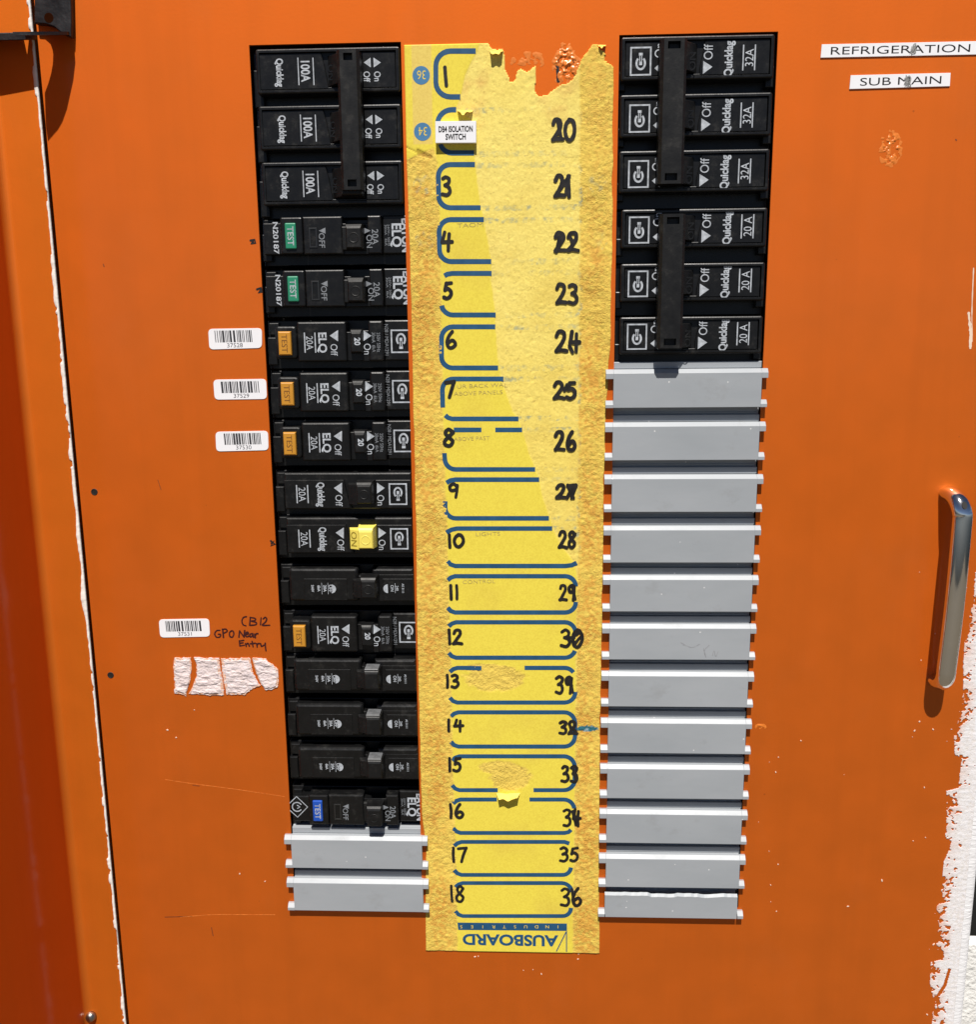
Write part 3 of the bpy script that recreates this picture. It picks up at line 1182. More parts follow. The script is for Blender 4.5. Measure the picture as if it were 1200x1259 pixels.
# --- type: residual current breaker with a flat test button (green or blue)
def make_test_breaker(label, bmat, number):
    R = Row(290.5, 400)
    t = empty('residual_breaker', LX0, R.zc, 0, label, 'circuit breaker', GB)
    zt = R.p(400, 266)[1]
    zb = R.p(400, 313)[1]
    m = MB()
    base_block(m, .3, 74, zt + .6, zb - 4.6)
    X = lambda px: R.x(px, 290)
    m.block(X(322), X(345.5), zb + .3, zt - 2.5, -6.4, -.6, .5)
    m.block(X(345), X(372.2), zb + .2, zt - .3, -6.4, 2.6, .7, r=.8)
    m.block(X(372.6), X(421), zb, zt - .1, -6.4, 2.2, .7)
    m.block(X(452), X(468.5), zb, zt, -6.4, 2.2, .7)
    m.block(X(469), 76, zb + .2, zt + .4, -6.4, -1.9, .6)
    m.block(X(420), X(453), zb, zt - 3.2, -6.4, -.2, .3)
    m.build('body', M['black'], t, bevel=.12)
    m = MB()
    lever(m, X(427), X(447), R.p(440, 307)[1], R.p(440, 277)[1], -.4, 7.5, True)
    m.block(X(419), X(428), R.p(440, 308)[1], R.p(440, 278)[1], -.4, 1.6, .6)
    tg = m.build('toggle', M['black_matt'], t, bevel=.2)
    m = MB()
    x, z = R.p(416, 293)
    m.text('ON', x, z, 2.4, 1.68, R90, 1.2, .01)
    m.build('embossed_lettering', M['black'], tg)
    m = MB()
    bx0, bz0 = R.p(349.5, 274.5, 3.4)
    bx1, bz1 = R.p(364.5, 306.5, 3.4)
    m.block(bx0, bx1, bz1, bz0, 1.5, 3.5, .5, r=.5)
    bt = m.build('test_button', bmat, t, bevel=.1)
    m = MB()
    m.text('TEST', (bx0 + bx1) / 2 + .2, (bz0 + bz1) / 2, 3.0, 3.57, R90, .98, .012)
    m.build('printed_word', M['ink_white'], bt)
    m = MB()
    wx0, wz0 = R.p(379.5, 280.5)
    wx1, wz1 = R.p(390.5, 305)
    m.block(wx0, wx1, wz1, wz0, 2.0, 2.5, .15, .5, .4)
    m.build('status_window', M['window_dark'], t)
    m = MB()
    if number:
        x, z = R.p(339, 293, .0)
        x0, x1, z0, z1 = x - 2.4, x + 2.4, z - 8.6, z + 8.6
        m.text('N20187', x, z, 2.5, -.5, R90, 1.32, .02)
    else:
        x, z = X(327), .4
        for k, wd in ((1.0, .45),):
            r = 6.0
            m.ribbon([(x - r, z), (x, z + r), (x + r * .95, z), (x, z - r), (x - r, z)], .55, -.5, 0, 0, False)
            m.ribbon([(x + 2.6 * math.cos(a), z + 2.6 * math.sin(a)) for a in np.linspace(.6, 5.6, 18)], .6, -.5)
            m.ribbon([(x + .2, z + .9), (x + 1.6, z), (x + .2, z - .9)], .5, -.5)
    m.text('ELQ', *R.p(488, 289.5, -1.8), 4.6, -1.82, R90, .98, .03)
    x, z = R.p(499.0, 289.5, -1.8)
    m.text('EATON', x, z, 3.6, -1.82, R90, .95, .04)
    build_split(m, 'printed_marking', M['ink_white'], t, 44)
    m = MB()
    p0 = R.p(396, 284)
    m.flat([(p0[0] - 1.6, p0[1]), (p0[0] + 1.6, p0[1] + 1.4), (p0[0] + 1.6, p0[1] - 1.4)], 2.27)
    m.text('OFF', *R.p(396, 296), 2.9, 2.27, R90, 1.0, .004)
    p0 = R.p(451.5, 284)
    m.flat([(p0[0] + 1.6, p0[1]), (p0[0] - 1.6, p0[1] + 1.4), (p0[0] - 1.6, p0[1] - 1.4)], 2.27)
    m.text('ON', *R.p(454.5, 297), 2.9, 2.27, R90, 1.0, .004)
    m.text('20A', *R.p(461.5, 291.5), 3.1, 2.27, R90, 1.0, .006)
    m.text('240V~ 50Hz', *R.p(478, 289.5, -1.8), 1.15, -1.82, R90, 1.25)
    m.text('30mA   6kA', *R.p(474.5, 289.5, -1.8), 1.15, -1.82, R90, 1.25)
    build_split(m, 'faded_marking', M['ink_dim'], t, 44)
    return t


g1 = make_test_breaker('black breaker with green test button directly under the three 100A switches', M['green'], True)
dup(g1, LX0, place_z(400, 355.5), 0, 'black breaker with green test button above the first amber button breaker', GB)
bl = make_test_breaker('black breaker with blue test button and diamond mark above the grey blanks', M['blue_btn'], False)
bl.location = (LX0 * S, 0, (place_z(400, 996) + ZO) * S)


# --- type: residual current breaker with an amber test button
def make_amber(label):
    R = Row(422.5, 400)
    t = empty('residual_breaker', LX0, R.zc, 0, label, 'circuit breaker', GB)
    zt = R.p(400, 395)[1]
    zb = R.p(400, 445)[1]
    X = lambda px: R.x(px, 422)
    m = MB()
    base_block(m, .3, 74, zt + .5, zb - 3.6)
    m.block(X(338.5), X(365), zb + 1.5, zt - 2.2, -6.4, 2.4, .9, r=1.4)
    m.block(X(365.3), X(426), zb, zt - .2, -6.4, 2.2, .9, r=.7)
    m.block(X(425), X(453.5), zb + .3, zt - 5.2, -6.4, -.6, .3)
    m.block(X(453), X(471), zb, zt, -6.4, 2.2, .9, r=.7)
    m.block(X(446.5), X(453.6), zb, zt - 4.5, -6.4, 2.0, .4)
    m.block(X(471.6), 76, zb + .2, zt + .3, -6.4, -1.9, .7)
    m.build('body', M['black'], t, bevel=.12)
    m = MB()
    x0, x1 = X(432), X(446)
    lever(m, x0, x1, R.p(440, 434)[1], R.p(440, 405.5)[1], -.8, 5.2, False)
    tg = m.build('toggle', M['black_matt'], t, bevel=.2)
    m = MB()
    m.text('20', *R.p(439.5, 420, 5.2), 2.8, 5.28, R90, .95, .03)
    m.build('printed_rating', M['ink_white'], tg)
    m = MB()
    bx0, bz0 = R.p(341.3, 407.8, 4.5)
    bx1, bz1 = R.p(358.6, 437, 4.5)
    m.block(bx0, bx1, bz1, bz0, 1.5, 4.6, .6)
    bt = m.build('test_button', M['amber'], t, bevel=.15)
    m = MB()
    m.text('TEST', (bx0 + bx1) / 2, (bz0 + bz1) / 2, 2.9, 4.66, R90, 1.0, .0)
    m.build('embossed_word', M['amber_dark'], bt)
    h = 2.27
    m = MB()
    m.text('20A', *R.p(381, 422), 3.4, h, R90, .86, .002)
    for lx in (374.7, 387.6):
        x, z = R.p(lx, 421.5)
        m.flat([(x - .28, z - 4.8), (x + .28, z - 4.8), (x + .28, z + 4.8), (x - .28, z + 4.8)], h)
    m.text('ELQ', *R.p(397, 421.5), 4.0, h, R90, 1.0, .028)
    p0, p1, p2 = R.p(405.3, 413), R.p(415.6, 406), R.p(415.6, 419.8)
    m.flat([p0, p1, p2], h)
    m.text('Off', *R.p(411, 430.4), 3.5, h, R90, .88, .0)
    p0, p1, p2 = R.p(456.5, 413), R.p(447, 406.5), R.p(447, 419.5)
    m.flat([p0, p1, p2], h)
    m.text('On', *R.p(452, 429.3), 3.5, h, R90, .88, .0)
    logo(m, *R.p(493, 419.8, -1.9), 9.9, 11.2, -1.82, R90, .7)
    build_split(m, 'printed_marking', M['ink_white'], t, 44)
    m = MB()
    m.text('250V 50Hz', *R.p(465.5, 421), 1.75, h, R90, .86)
    m.text('30mA  6kA', *R.p(459.6, 421), 1.75, h, R90, .86)
    m.text('N28 / MDA1291', *R.p(475.6, 418, -1.9), 1.8, -1.82, R90, .92)
    build_split(m, 'faded_marking', M['ink_dim'], t, 44)
    return t


am = make_amber('black breaker with amber test button level with the 37528 barcode sticker')
for (px, py, lab) in ((400, 484.5, 'black breaker with amber test button level with the 37529 barcode sticker'),
                      (400, 545.5, 'black breaker with amber test button level with the 37530 barcode sticker'),
                      (400, 781.5, 'black breaker with amber test button level with the handwritten CB12 note')):
    dup(am, LX0, place_z(px, py), 0, lab, GB)


# --- type: 20 A breaker with tall toggle, rows 9 and 10
def make_twenty(label, tmat, emat):
    R = Row(607.5, 420)
    t = empty('circuit_breaker', LX0, R.zc, 0, label, 'circuit breaker', GB)
    zt = R.p(400, 581.5)[1]
    zb = R.p(400, 627)[1]
    X = lambda px: R.x(px, 607)
    m = MB()
    base_block(m, .3, 74, zt + .3, zb - 4)
    m.block(X(349), 70.0, zb, zt, -6.4, 1.0, .9)
    m.prism([(X(366) - 6.5, zt - 3.6), (X(423), zt - 3.6), (X(429), zb + 3.8), (X(433), zb + .8), (X(366) - 6.5, zb + .8)], .8, 2.2, .35)
    m.block(X(462), 69.8, zb + .8, zt - 3.6, .8, 2.2, .35)
    m.build('body', M['black'], t, bevel=.12)
    m = MB()
    lever(m, X(441), X(459.5), R.p(440, 619, 7)[1], R.p(440, 593, 7)[1], .5, 9.0, True)
    m.loft([[(X(427.5), R.p(440, 620)[1], .9), (X(441), R.p(440, 620)[1], .9), (X(441), R.p(440, 594)[1], .9), (X(427.5), R.p(440, 594)[1], .9)],
            [(X(429.5), R.p(440, 619)[1], 4.2), (X(441), R.p(440, 619)[1], 6.2), (X(441), R.p(440, 595)[1], 6.2), (X(429.5), R.p(440, 595)[1], 4.2)]])
    tg = m.build('toggle', tmat, t, bevel=.3)
    m = MB()
    x, z = R.p(433.5, 607.5, 4.8)
    v0 = len(m.v)
    m.text('ON', x, z, 3.2, 0, R90, 1.12, .008)
    m.v = [(a, b, 4.28 + (a - X(429.5)) * 2.0 / (X(441) - X(429.5))) for a, b, c in m.v]
    m.build('embossed_lettering', emat, tg)
    h = 2.27
    m = MB()
    for lx in (365, 378.5):
        x, z = R.p(lx, 607.5)
        m.flat([(x - .28, z - 4.6), (x + .28, z - 4.6), (x + .28, z + 4.6), (x - .28, z + 4.6)], h)
    m.text('20A', *R.p(371.8, 608), 3.7, h, R90, .86, .0)
    m.text('Quicklag', *R.p(395, 608), 3.6, h, R90, .70, .03)
    m.flat([R.p(410.5, 600), R.p(420.5, 593.5), R.p(420.5, 607.5)], h)
    m.text('Off', *R.p(417, 615.5), 3.6, h, R90, .88, .0)
    m.flat([R.p(473, 600), R.p(463.5, 593.5), R.p(463.5, 606.8)], h)
    m.text('On', *R.p(468.4, 615), 3.6, h, R90, .88, .0)
    logo(m, *R.p(489.3, 607.5), 9.1, 10.9, h, R90, .7)
    build_split(m, 'printed_marking', M['ink_white'], t, 44)
    return t


tw = make_twenty('black 20A breaker with black toggle directly above the one with a yellow toggle', M['black_matt'], M['black'])
yl = make_twenty('black 20A breaker with a bright yellow toggle', M['yellow_plastic'], M['yellow_dark'])
yl.location = (LX0 * S, 0, (place_z(420, 662.3) + ZO) * S)


# --- type: small-print breaker, rows 11, 13, 14, 15
def make_small(label, hole):
    R = Row(834.5, 420)
    t = empty('circuit_breaker', LX0, R.zc, 0, label, 'circuit breaker', GB)
    zt = R.p(400, 811)[1]
    zb = R.p(400, 850)[1]
    X = lambda px: R.x(px, 834)
    m = MB()
    base_block(m, .3, 74, zt + .3, zb - 4.6)
    m.block(X(361), X(444.5), zb, zt, -6.4, 1.6, 1.3, r=1.2)
    m.block(X(444.6), X(468), zb, zt - 4.0, -6.4, .6, .4)
    m.block(X(466), 70.0, zb, zt - 3.0, -6.4, 1.55, .4)
    m.block(X(461), 70.0, zt - 4.2, zt, -6.4, 1.6, 1.2)
    m.block(X(379), X(431), zb + .6, zt - 5.3, 1.2, 1.95, .2)
    m.block(X(474), 69.7, zb + .6, zt - 5.3, 1.2, 1.95, .2)
    m.build('body', M['black'], t, bevel=.12)
    m = MB()
    lever(m, X(450), X(468.5), R.p(440, 846.5, 7)[1], R.p(440, 822.5, 7)[1], .3, 9.0, not hole)
    m.loft([[(X(437), R.p(440, 845)[1], .9), (X(450), R.p(440, 845)[1], .9), (X(450), R.p(440, 823)[1], .9), (X(437), R.p(440, 823)[1], .9)],
            [(X(439.5), R.p(440, 844)[1], 3.6), (X(450), R.p(440, 844)[1], 5.4), (X(450), R.p(440, 824)[1], 5.4), (X(439.5), R.p(440, 824)[1], 3.6)]])
    tg = m.build('toggle', M['black_matt'], t, bevel=.3)
    if hole:
        zc = R.p(440, 822.5, 7)[1]
        m = MB()
        xa, xb = X(451), X(467.5)
        m.loft([[(xa, zc + .1, 1.2), (xb, zc + .1, 1.2), (xb, zc + .1, 8.6), (xa, zc + .1, 8.6)], [(xa, zc + .8, 1.2), (xb, zc + .8, 1.2), (xb, zc + .45, 8.4), (xa, zc + .45, 8.4)]])
        cap = m.build('toggle_cap', M['steel'] if False else mat_cap, tg, bevel=.15)
        m = MB()
        xc, hc = (xa + xb) / 2, 6.0
        m.loft([[(xc + 1.5 * math.cos(q), zc + .9 - (hc - 1.2 + 1.2 * math.sin(q)) * .048 - .24, hc + 1.2 * math.sin(q)) for q in ring], [(xc + 1.45 * math.cos(q), zc + 1.02 - (hc - 1.2 + 1.2 * math.sin(q)) * .048 - .24, hc + 1.15 * math.sin(q)) for q in ring]])
        m.build('locking_hole', M['hole'], cap)
    m = MB()
    x, z = R.p(440.5, 834.5, 4)
    m.text('ON', x, z, 3.0, 0, R90, 1.1, .006)
    m.v = [(a, b, 3.7 + (a - X(439.5)) * 1.8 / (X(450) - X(439.5))) for a, b, c in m.v]
    m.build('embossed_lettering', M['black'], tg)
    m = MB()
    h = 2.02
    for (px, s, sz, bd) in ((389.5, '240V', 1.35, .03), (397, '6kA', 1.5, .03), (404.3, '20A', 1.6, .03), (411, 'OFF', 1.7, .03)):
        m.text(s, *R.p(px, 834.5), sz * .95, h, R90, 1.0, bd)
    for lx in (400.5, 408):
        x, z = R.p(lx, 834.5)
        m.flat([(x - .1, z - 3), (x + .1, z - 3), (x + .1, z + 3), (x - .1, z + 3)], h)
    for (px, sg) in ((414.5, 1), (477.8, 1)):
        x, z = R.p(px, 835)
        k = 1 if px < 450 else -1
        m.flat([(x - k * 1.0, z + s_) for s_ in (-2.3, 2.3)] +
               [(x + k * (-1.0 + 2.3 * math.cos(a)), z + 2.3 * math.sin(a)) for a in np.linspace(1.4, -1.4, 9)], h)
    for (px, s, sz) in ((485.5, 'ON', 1.6), (491.5, '240', 1.3), (498.5, 'breaker', 1.1)):
        if s == 'breaker':
            s = 'AS 3111'
        m.text(s, *R.p(px, 834.5), sz, h, R90, 1.0, .02)
    x, z = R.p(489, 834.5)
    m.flat([(x - .1, z - 2.6), (x + .1, z - 2.6), (x + .1, z + 2.6), (x - .1, z + 2.6)], h)
    build_split(m, 'printed_marking', M['ink_white'], t, 44)
    return t


mat_cap = mat_plain('grey_toggle_top', (.12, .124, .13), .4, .3, 300)  # lighter grey for the top face of the toggle
sm = make_small('small-print black breaker between the yellow toggle breaker and the amber CB12 breaker', False)
sm.location = (LX0 * S, 0, (place_z(420, 723.5) + ZO) * S)
sh = make_small('small-print black breaker with a grey-topped toggle, upper of three alike', True)
for (px, py, lab) in ((420, 889.5, 'small-print black breaker with a grey-topped toggle, middle of three alike'),
                      (420, 942.5, 'small-print black breaker with a grey-topped toggle just above the blue test button')):
    dup(sh, LX0, place_z(px, py), 0, lab, GB)


# --- right column: three-pole groups
def make_right(label, amps, group, oy, spaced):
    R = Row(oy, 790)
    t = empty('circuit_breaker', RX0, R.zc, 0, label, 'circuit breaker', group)
    if amps == '32A':
        o = 0
        zt = R.p(800, oy - 30)[1]
        zb = R.p(800, oy + 24)[1]
        xl, xr = .8, R.x(952, oy)
    else:
        zt = R.p(800, oy - 25.5)[1]
        zb = R.p(800, oy + 22.5)[1]
        xl, xr = R.x(764, oy), R.x(943, oy)
    m = MB()
    m.block(.3, 70.8, zb - 6.4, zt + .3, -32, -6.5, .4)
    m.block(70.8 - 4, 70.6, zb - 3, zb + 6, -6.6, -2, .5)
    m.block(.4, 3.4, zb - 3, zb + 5, -6.6, -3, .5)
    m.block(xl, xr, zb, zt, -6.4, 2.2, .7, .9, 1.9, .9)
    sh_ = 0 if amps == '32A' else -2
    X = lambda px: R.x(px + sh_, oy)
    m.block(xl + 2.0, X(815), zb + 2.0, zt - 2.0, .2, 1.6, .3)
    m.prism([(X(867), zt - 2.0), (xr - 2.0, zt - 2.0), (xr - 2.0, zb + 2.0), (X(861), zb + 2.0), (X(861.5), zb + 6)], .2, 1.6, .3)
    m.block(X(846), X(862), zb + 1.7, zb + 2.6, .2, 1.5, .2)
    m.build('body', M['black'], t, bevel=.12)
    m = MB()
    x0, x1 = X(818), X(842)
    lever(m, x0, x1, zb + 3.2, zt - 3.2, .2, 9.0, False)
    m.loft([[(x1, zb + 2.8, .2), (x1 + 5.8, zb + 2.8, .2), (x1 + 5.8, zt - 3, .2), (x1, zt - 3, .2)], [(x1, zb + 3.2, 6.2), (x1 + 3, zb + 3.2, 3.4), (x1 + 3, zt - 3.4, 3.4), (x1, zt - 3.4, 6.2)]])
    tg = m.build('toggle', M['black_matt'], t, bevel=.2)
    m = MB()
    m.text('ON', X(850), R.p(850, oy + 2)[1], 3.2, 4.4, -R90, 1.15, .012)
    m.build('embossed_lettering', M['black'], tg)
    m = MB()
    h = 1.68
    logo(m, X(788), 0, 9.6, 12.2, h, -R90, .7)
    m.text('On', X(810), R.p(810, oy - 13)[1], 4.2, h, -R90, .85, .0)
    z = R.p(810, oy + 8.5)[1]
    m.flat([(X(805), z), (X(815), z - 3), (X(815), z + 3)], h)
    yo = oy + 8
    m.flat([(X(876.5), R.p(870, oy + 7)[1]), (X(865), R.p(870, oy - .5)[1]), (X(865), R.p(870, oy + 15.5)[1])], h)
    m.text('Off', X(870.5), R.p(870, oy - 11.5)[1], 4.2, h, -R90, .85, .0)
    m.text('Quicklag', X(895.5), R.p(895, oy - 3)[1], 3.7, h, -R90, .84, .03)
    for lx in (914, 928.5):
        x = X(lx)
        z = R.p(921, oy - 4.5)[1]
        m.flat([(x - .28, z - 5.4), (x + .28, z - 5.4), (x + .28, z + 5.4), (x - .28, z + 5.4)], h)
    m.text(amps, X(921.3), R.p(921, oy - 4.5)[1], 3.9, h, -R90, .85, .0)
    build_split(m, 'printed_marking', M['ink_white'], t, 26)
    return t


GR = 'circuit breakers in the right column'
r1 = make_right('black 32A breaker topmost in the right column, left of the refrigeration label', '32A', GR, 75.4, 0)
dup(r1, RX0, place_z(790, 145.8), 0, 'black 32A breaker in the middle of three under the upper right bar', GR)
dup(r1, RX0, place_z(790, 214.2), 0, 'black 32A breaker lowest of three under the upper right bar', GR)
r4 = make_right('black 20A breaker under the top end of the lower right bar', '20 A', GR, 283, 0)
dup(r4, RX0, place_z(790, 349.2), 0, 'black 20A breaker under the middle of the lower right bar', GR)
dup(r4, RX0, place_z(790, 414.2), 0, 'black 20A breaker directly above the column of grey blanks', GR)


# --- bars that tie three toggles together
def tie_bar(px_tl, px_tr, px_br, px_bl, h0, h1, label):
    P = [U(*q_, h1 - 1) for q_ in (px_tl, px_tr, px_br, px_bl)]
    xa = (P[0][0] + P[3][0]) / 2
    xb = (P[1][0] + P[2][0]) / 2
    zt = (P[0][1] + P[1][1]) / 2
    zb = (P[2][1] + P[3][1]) / 2
    cx_ = (xa + xb) / 2
    w2 = (xb - xa) / 2
    o = empty('tie_bar', cx_, zb, 0, label, 'tie bar', 'tie bars joining three toggles')
    H = zt - zb
    m = MB()
    c = 1.3

    def cross(z, s=0.0, dh=0.0):
        return [(-w2, z, h0), (-w2, z, h1 - c), (-w2 + c, z, h1 - dh), (w2 - c, z, h1 - dh), (w2, z, h1 - c), (w2, z, h0)]
    slot = 3.1
    zA, zB_ = 1.4, 1.4 + slot
    pw = w2 - 3.0
    # solid runs
    m.loft([cross(0), cross(zA)])
    m.loft([cross(zB_ + .003), cross(H - zB_ - .003)])
    m.loft([cross(H - zA), cross(H)])
    for za, zb2 in ((zA + .003, zB_), (H - zB_, H - zA - .003)):
        L = [(-w2, h0), (-w2, h1 - c), (-w2 + c, h1), (-pw, h1), (-pw, h0)]
        m.loft([[(x, za, h) for x, h in L], [(x, zb2, h) for x, h in L]])
        m.loft([[(-x, za, h) for x, h in L[::-1]], [(-x, zb2, h) for x, h in L[::-1]]])
        m.block(-pw, pw, za, zb2, h0, h0 + 1.2, .1)
    m.build('bar', M['black_matt'], o)
    return o


tie_bar((414, 62), (441, 62), (447.5, 233), (420, 235), 4.5, 11.5, 'black tie bar across the three 100A switches in the left column')
tie_bar((813, 49), (845, 46), (840.5, 226), (808.5, 227), 4.5, 11.5, 'black tie bar across the three 32A breakers, upper one in the right column')
tie_bar((812, 265), (843, 262), (839, 428), (807.5, 429), 4.5, 11.5, 'black tie bar across the three 20A breakers, lower one in the right column')


# ------------------------------------------------------------------ grey blanks
GF = 'grey plastic blanking plates'
HF = 3.3


def blank_mesh(broken=False):
    m = MB()
    W = 38.6
    wl_n, wr_n = 34.9, 35.6
    wn_ = 35.2
    Bt = 18.4
    c = 2.0
    if not broken:
        prof = [(-2.4, -.0), (HF - 1.7, -.0), (HF, -1.9), (HF, -Bt + .15), (HF - .15, -Bt), (-2.4, -Bt)]
        m.extr(prof, -wl_n, wr_n)
        up = [(.15, -.0), (HF - 1.7, -.0), (HF, -1.9), (HF, -4.5), (.15, -4.5)]
        for sgn in (-1, 1):
            m.extr(up, *((-W, -wl_n) if sgn < 0 else (wr_n, W)))
        m.block(-wl_n, wr_n + .6, -23.3, 3.4, -22, -2.6, .4)
        m.block(-wl_n + .05, wr_n + .55, .15, 3.35, -2.7, -.6, .2)
        m.block(-wn_ + .1, wn_ - .1, -21.6, -21.0, -2.7, -1.9, .1)
    else:
        rnd = random.Random(5)
        n = 40
        top = []
        for i in range(n + 1):
            x = -wn_ + 2 * wn_ * i / n
            top.append((x, -4.3 - .25 * rnd.random() - (.7 if 13 < i < 22 else 0) - (.35 if 28 < i < 33 else 0) - .3 * (i > 22) + .25 * (i > 34)))
        front = []
        back = []
        for x, z in top:
            front.append((x, z - 1.1, HF))
            back.append((x, z, HF - 1.5))
        fb = [(x, -Bt, HF) for x, z in top]
        bb = [(x, -Bt, HF - 2.0) for x, z in top]
        b = len(m.v)
        m.v += back + front + fb + bb
        k = n + 1
        for i in range(n):
            for r_ in range(3):
                m.f.append((b + r_ * k + i, b + (r_ + 1) * k + i, b + (r_ + 1) * k + i + 1, b + r_ * k + i + 1))
            m.f.append((b + 3 * k + i, b + i, b + i + 1, b + 3 * k + i + 1))
        m.f.append(tuple(b + r_ * k for r_ in range(4)))
        m.f.append(tuple(b + r_ * k + n for r_ in range(3, -1, -1)))
        m.block(-wn_ - .1, wn_ + .1, -20.2, -5.5, -22, -2.6, .4)
    lo = [(.15, -14.9), (HF - 1.7, -14.9), (HF, -16.8), (HF, -Bt), (.15, -Bt)]
    for sgn in (-1, 1):
        m.extr(lo, *((-W, -wl_n) if sgn < 0 else (wr_n, W)))
    return m


XR = (41.451 + 118.689) / 2
proto = None
ordn = ['topmost', 'second', 'third', 'fourth', 'fifth', 'sixth', 'seventh', 'eighth', 'ninth', 'tenth', 'eleventh']
where = ['grey blanking plate directly under the 20A breakers on the right, topmost of its column',
         'grey blanking plate second from the top of the right column, beside number 26',
         'grey blanking plate third from the top of the right column, beside number 27',
         'grey blanking plate fourth from the top of the right column, beside number 28',
         'grey blanking plate fifth from the top of the right column, beside number 29',
         'grey blanking plate with dark scuffs, sixth from the top of the right column',
         'grey blanking plate seventh from the top of the right column, just above the teal flake',
         'grey blanking plate eighth from the top of the right column, beside the teal flake',
         'grey blanking plate ninth from the top of the right column, beside number 33',
         'grey blanking plate tenth from the top of the right column, beside number 34',
         'grey blanking plate directly above the broken one in the right column']
ys = [453.5, 519, 583.5, 646.5, 707.5, 767.3, 826, 884, 940.3, 996, 1051]
bm0 = None
for i, y in enumerate(ys):
    x, z = XR, U(840, y + .3, HF - 1)[1]
    if i == 0:
        bm0 = blank_mesh().build('blanking_plate', M['grey_pvc'], None, bevel=.12)
        o = bm0
    else:
        o = bm0.copy()
        C.objects.link(o)
    o.location = (x * S, 0, (z + ZO) * S)
    o.rotation_euler = (0, math.radians(random.uniform(-.12, .12)), 0)
    tag(o, where[i], 'blanking plate', GF)
o = blank_mesh(True).build('blanking_plate', M['grey_pvc'], None)
o.location = (XR * S, 0, (U(825, 1128, HF)[1] + 18.4 + ZO) * S)
tag(o, 'grey blanking plate with its top snapped off ragged, lowest in the right column', 'blanking plate', GF)
XL = (U(350, 1030, HF)[0] + U(524.4, 1031, HF)[0]) / 2
for y, lab in ((1028, 'grey blanking plate directly under the blue test button breaker'), (1081, 'grey blanking plate lowest in the left column, beside number 18')):
    o = bm0.copy()
    C.objects.link(o)
    o.location = (XL * S, 0, (U(440, y, HF - 1)[1] + ZO) * S)
    tag(o, lab, 'blanking plate', GF)
# scuffs on one plate
m = MB()
for pts in ([(837, 790), (850, 796), (860, 792)], [(865, 797), (868, 808), (866, 800), (872, 793)], [(876, 806), (878, 800), (880, 807), (883, 801)], [(840, 793), (848, 795)]):
    m.ribbon(smooth_pts([U(*p, HF) for p in pts], 5), .35, HF + .03, .001, .6)
scs = m.v
pl6 = [o for o in bpy.data.objects if o.get('label', '').startswith('grey blanking plate with dark scuffs')][0]
m.v = [(x - pl6.location.x / S, z - (pl6.location.z / S - ZO), h) for x, z, h in scs]
m.build('scuff_marks', mat_plain('grey_scuff', (.27, .275, .29), .6, .2, 500), pl6)

# near-black slabs for the shade behind the cutouts
m = MB()
m.block(LX0 - 12, LX1 + 12, ZB_L - 10, ZT_L + 12, -45, -38, .5)
m.block(RX0 - 12, RX1 + 12, ZB_R - 10, ZT_R + 12, -45, -38, .5)
o = m.build('cabinet_interior', M['recess'])
o['kind'] = 'structure'

# ------------------------------------------------------------------ yellow circuit label strip
strip = empty('label_strip', 0, 0, 0, 'torn yellow card strip of numbered circuit boxes stuck between the two columns', 'label strip')
# outline in photo pixels -> mm
lf = [U(*q_) for q_ in ((497, 53), (500, 190), (505, 350), (508, 480), (511, 610), (513, 760), (516, 890), (519, 1000), (524, 1040), (523.5, 1100), (523.5, 1168.5))]
rt = [U(*q_) for q_ in ((754.5, 60), (753.5, 200), (752, 300), (750, 420), (745, 500), (742, 610), (740, 760), (737.5, 890), (737, 1000), (736.5, 1100), (737, 1171))]
zt_, zb_ = U(600, 54)[1], U(630, 1169.5)[1]
NU, NV = 190, 920
vv_ = np.linspace(0, 1, NV)
zz = zt_ + (zb_ - zt_) * vv_
xl_ = np.interp(-zz, [-q_[1] for q_ in lf], [q_[0] for q_ in lf]) + .7 * (fbm(zz * 0, zz, 9, 71, 4) - .5) * (zz < 160)
xr_ = np.interp(-zz, [-q_[1] for q_ in rt], [q_[0] for q_ in rt]) + 1.3 * (fbm(zz * 0 + 5, zz, 9, 77, 4) - .5)
uu = np.linspace(0, 1, NU)
X = xl_[:, None] + (xr_ - xl_)[:, None] * uu[None, :]
Z = np.repeat(zz[:, None], NU, 1)
# top and bottom edges lean a little
Z = Z + (X * 0.0) + np.where(Z > zt_ - 6, 0, 0)
Tn = lambda *q_: [U(*k) for k in q_]
torn = Tn((601, 40), (601, 54), (606, 62), (618, 60), (620.5, 68), (622, 86), (627.5, 101), (632, 99), (636, 86), (641, 84), (648, 88), (659.5, 80), (660, 95), (658, 112), (664, 118), (672, 117), (680, 110), (690, 104), (697.5, 102), (704, 98), (707.5, 92), (712, 80), (718, 67), (722, 64), (727, 56), (733, 53.5), (739, 60), (745, 66), (744, 74), (749, 79), (754, 83), (757, 92), (770, 92), (770, 30), (600, 30))
Xn = X + 1.0 * (fbm(X, Z, 3.0, 91, 4) - .5)
Zn = Z + 1.6 * (fbm(X, Z, 3.0, 95, 4) - .5)
hole = poly_mask(Xn, Zn, torn)
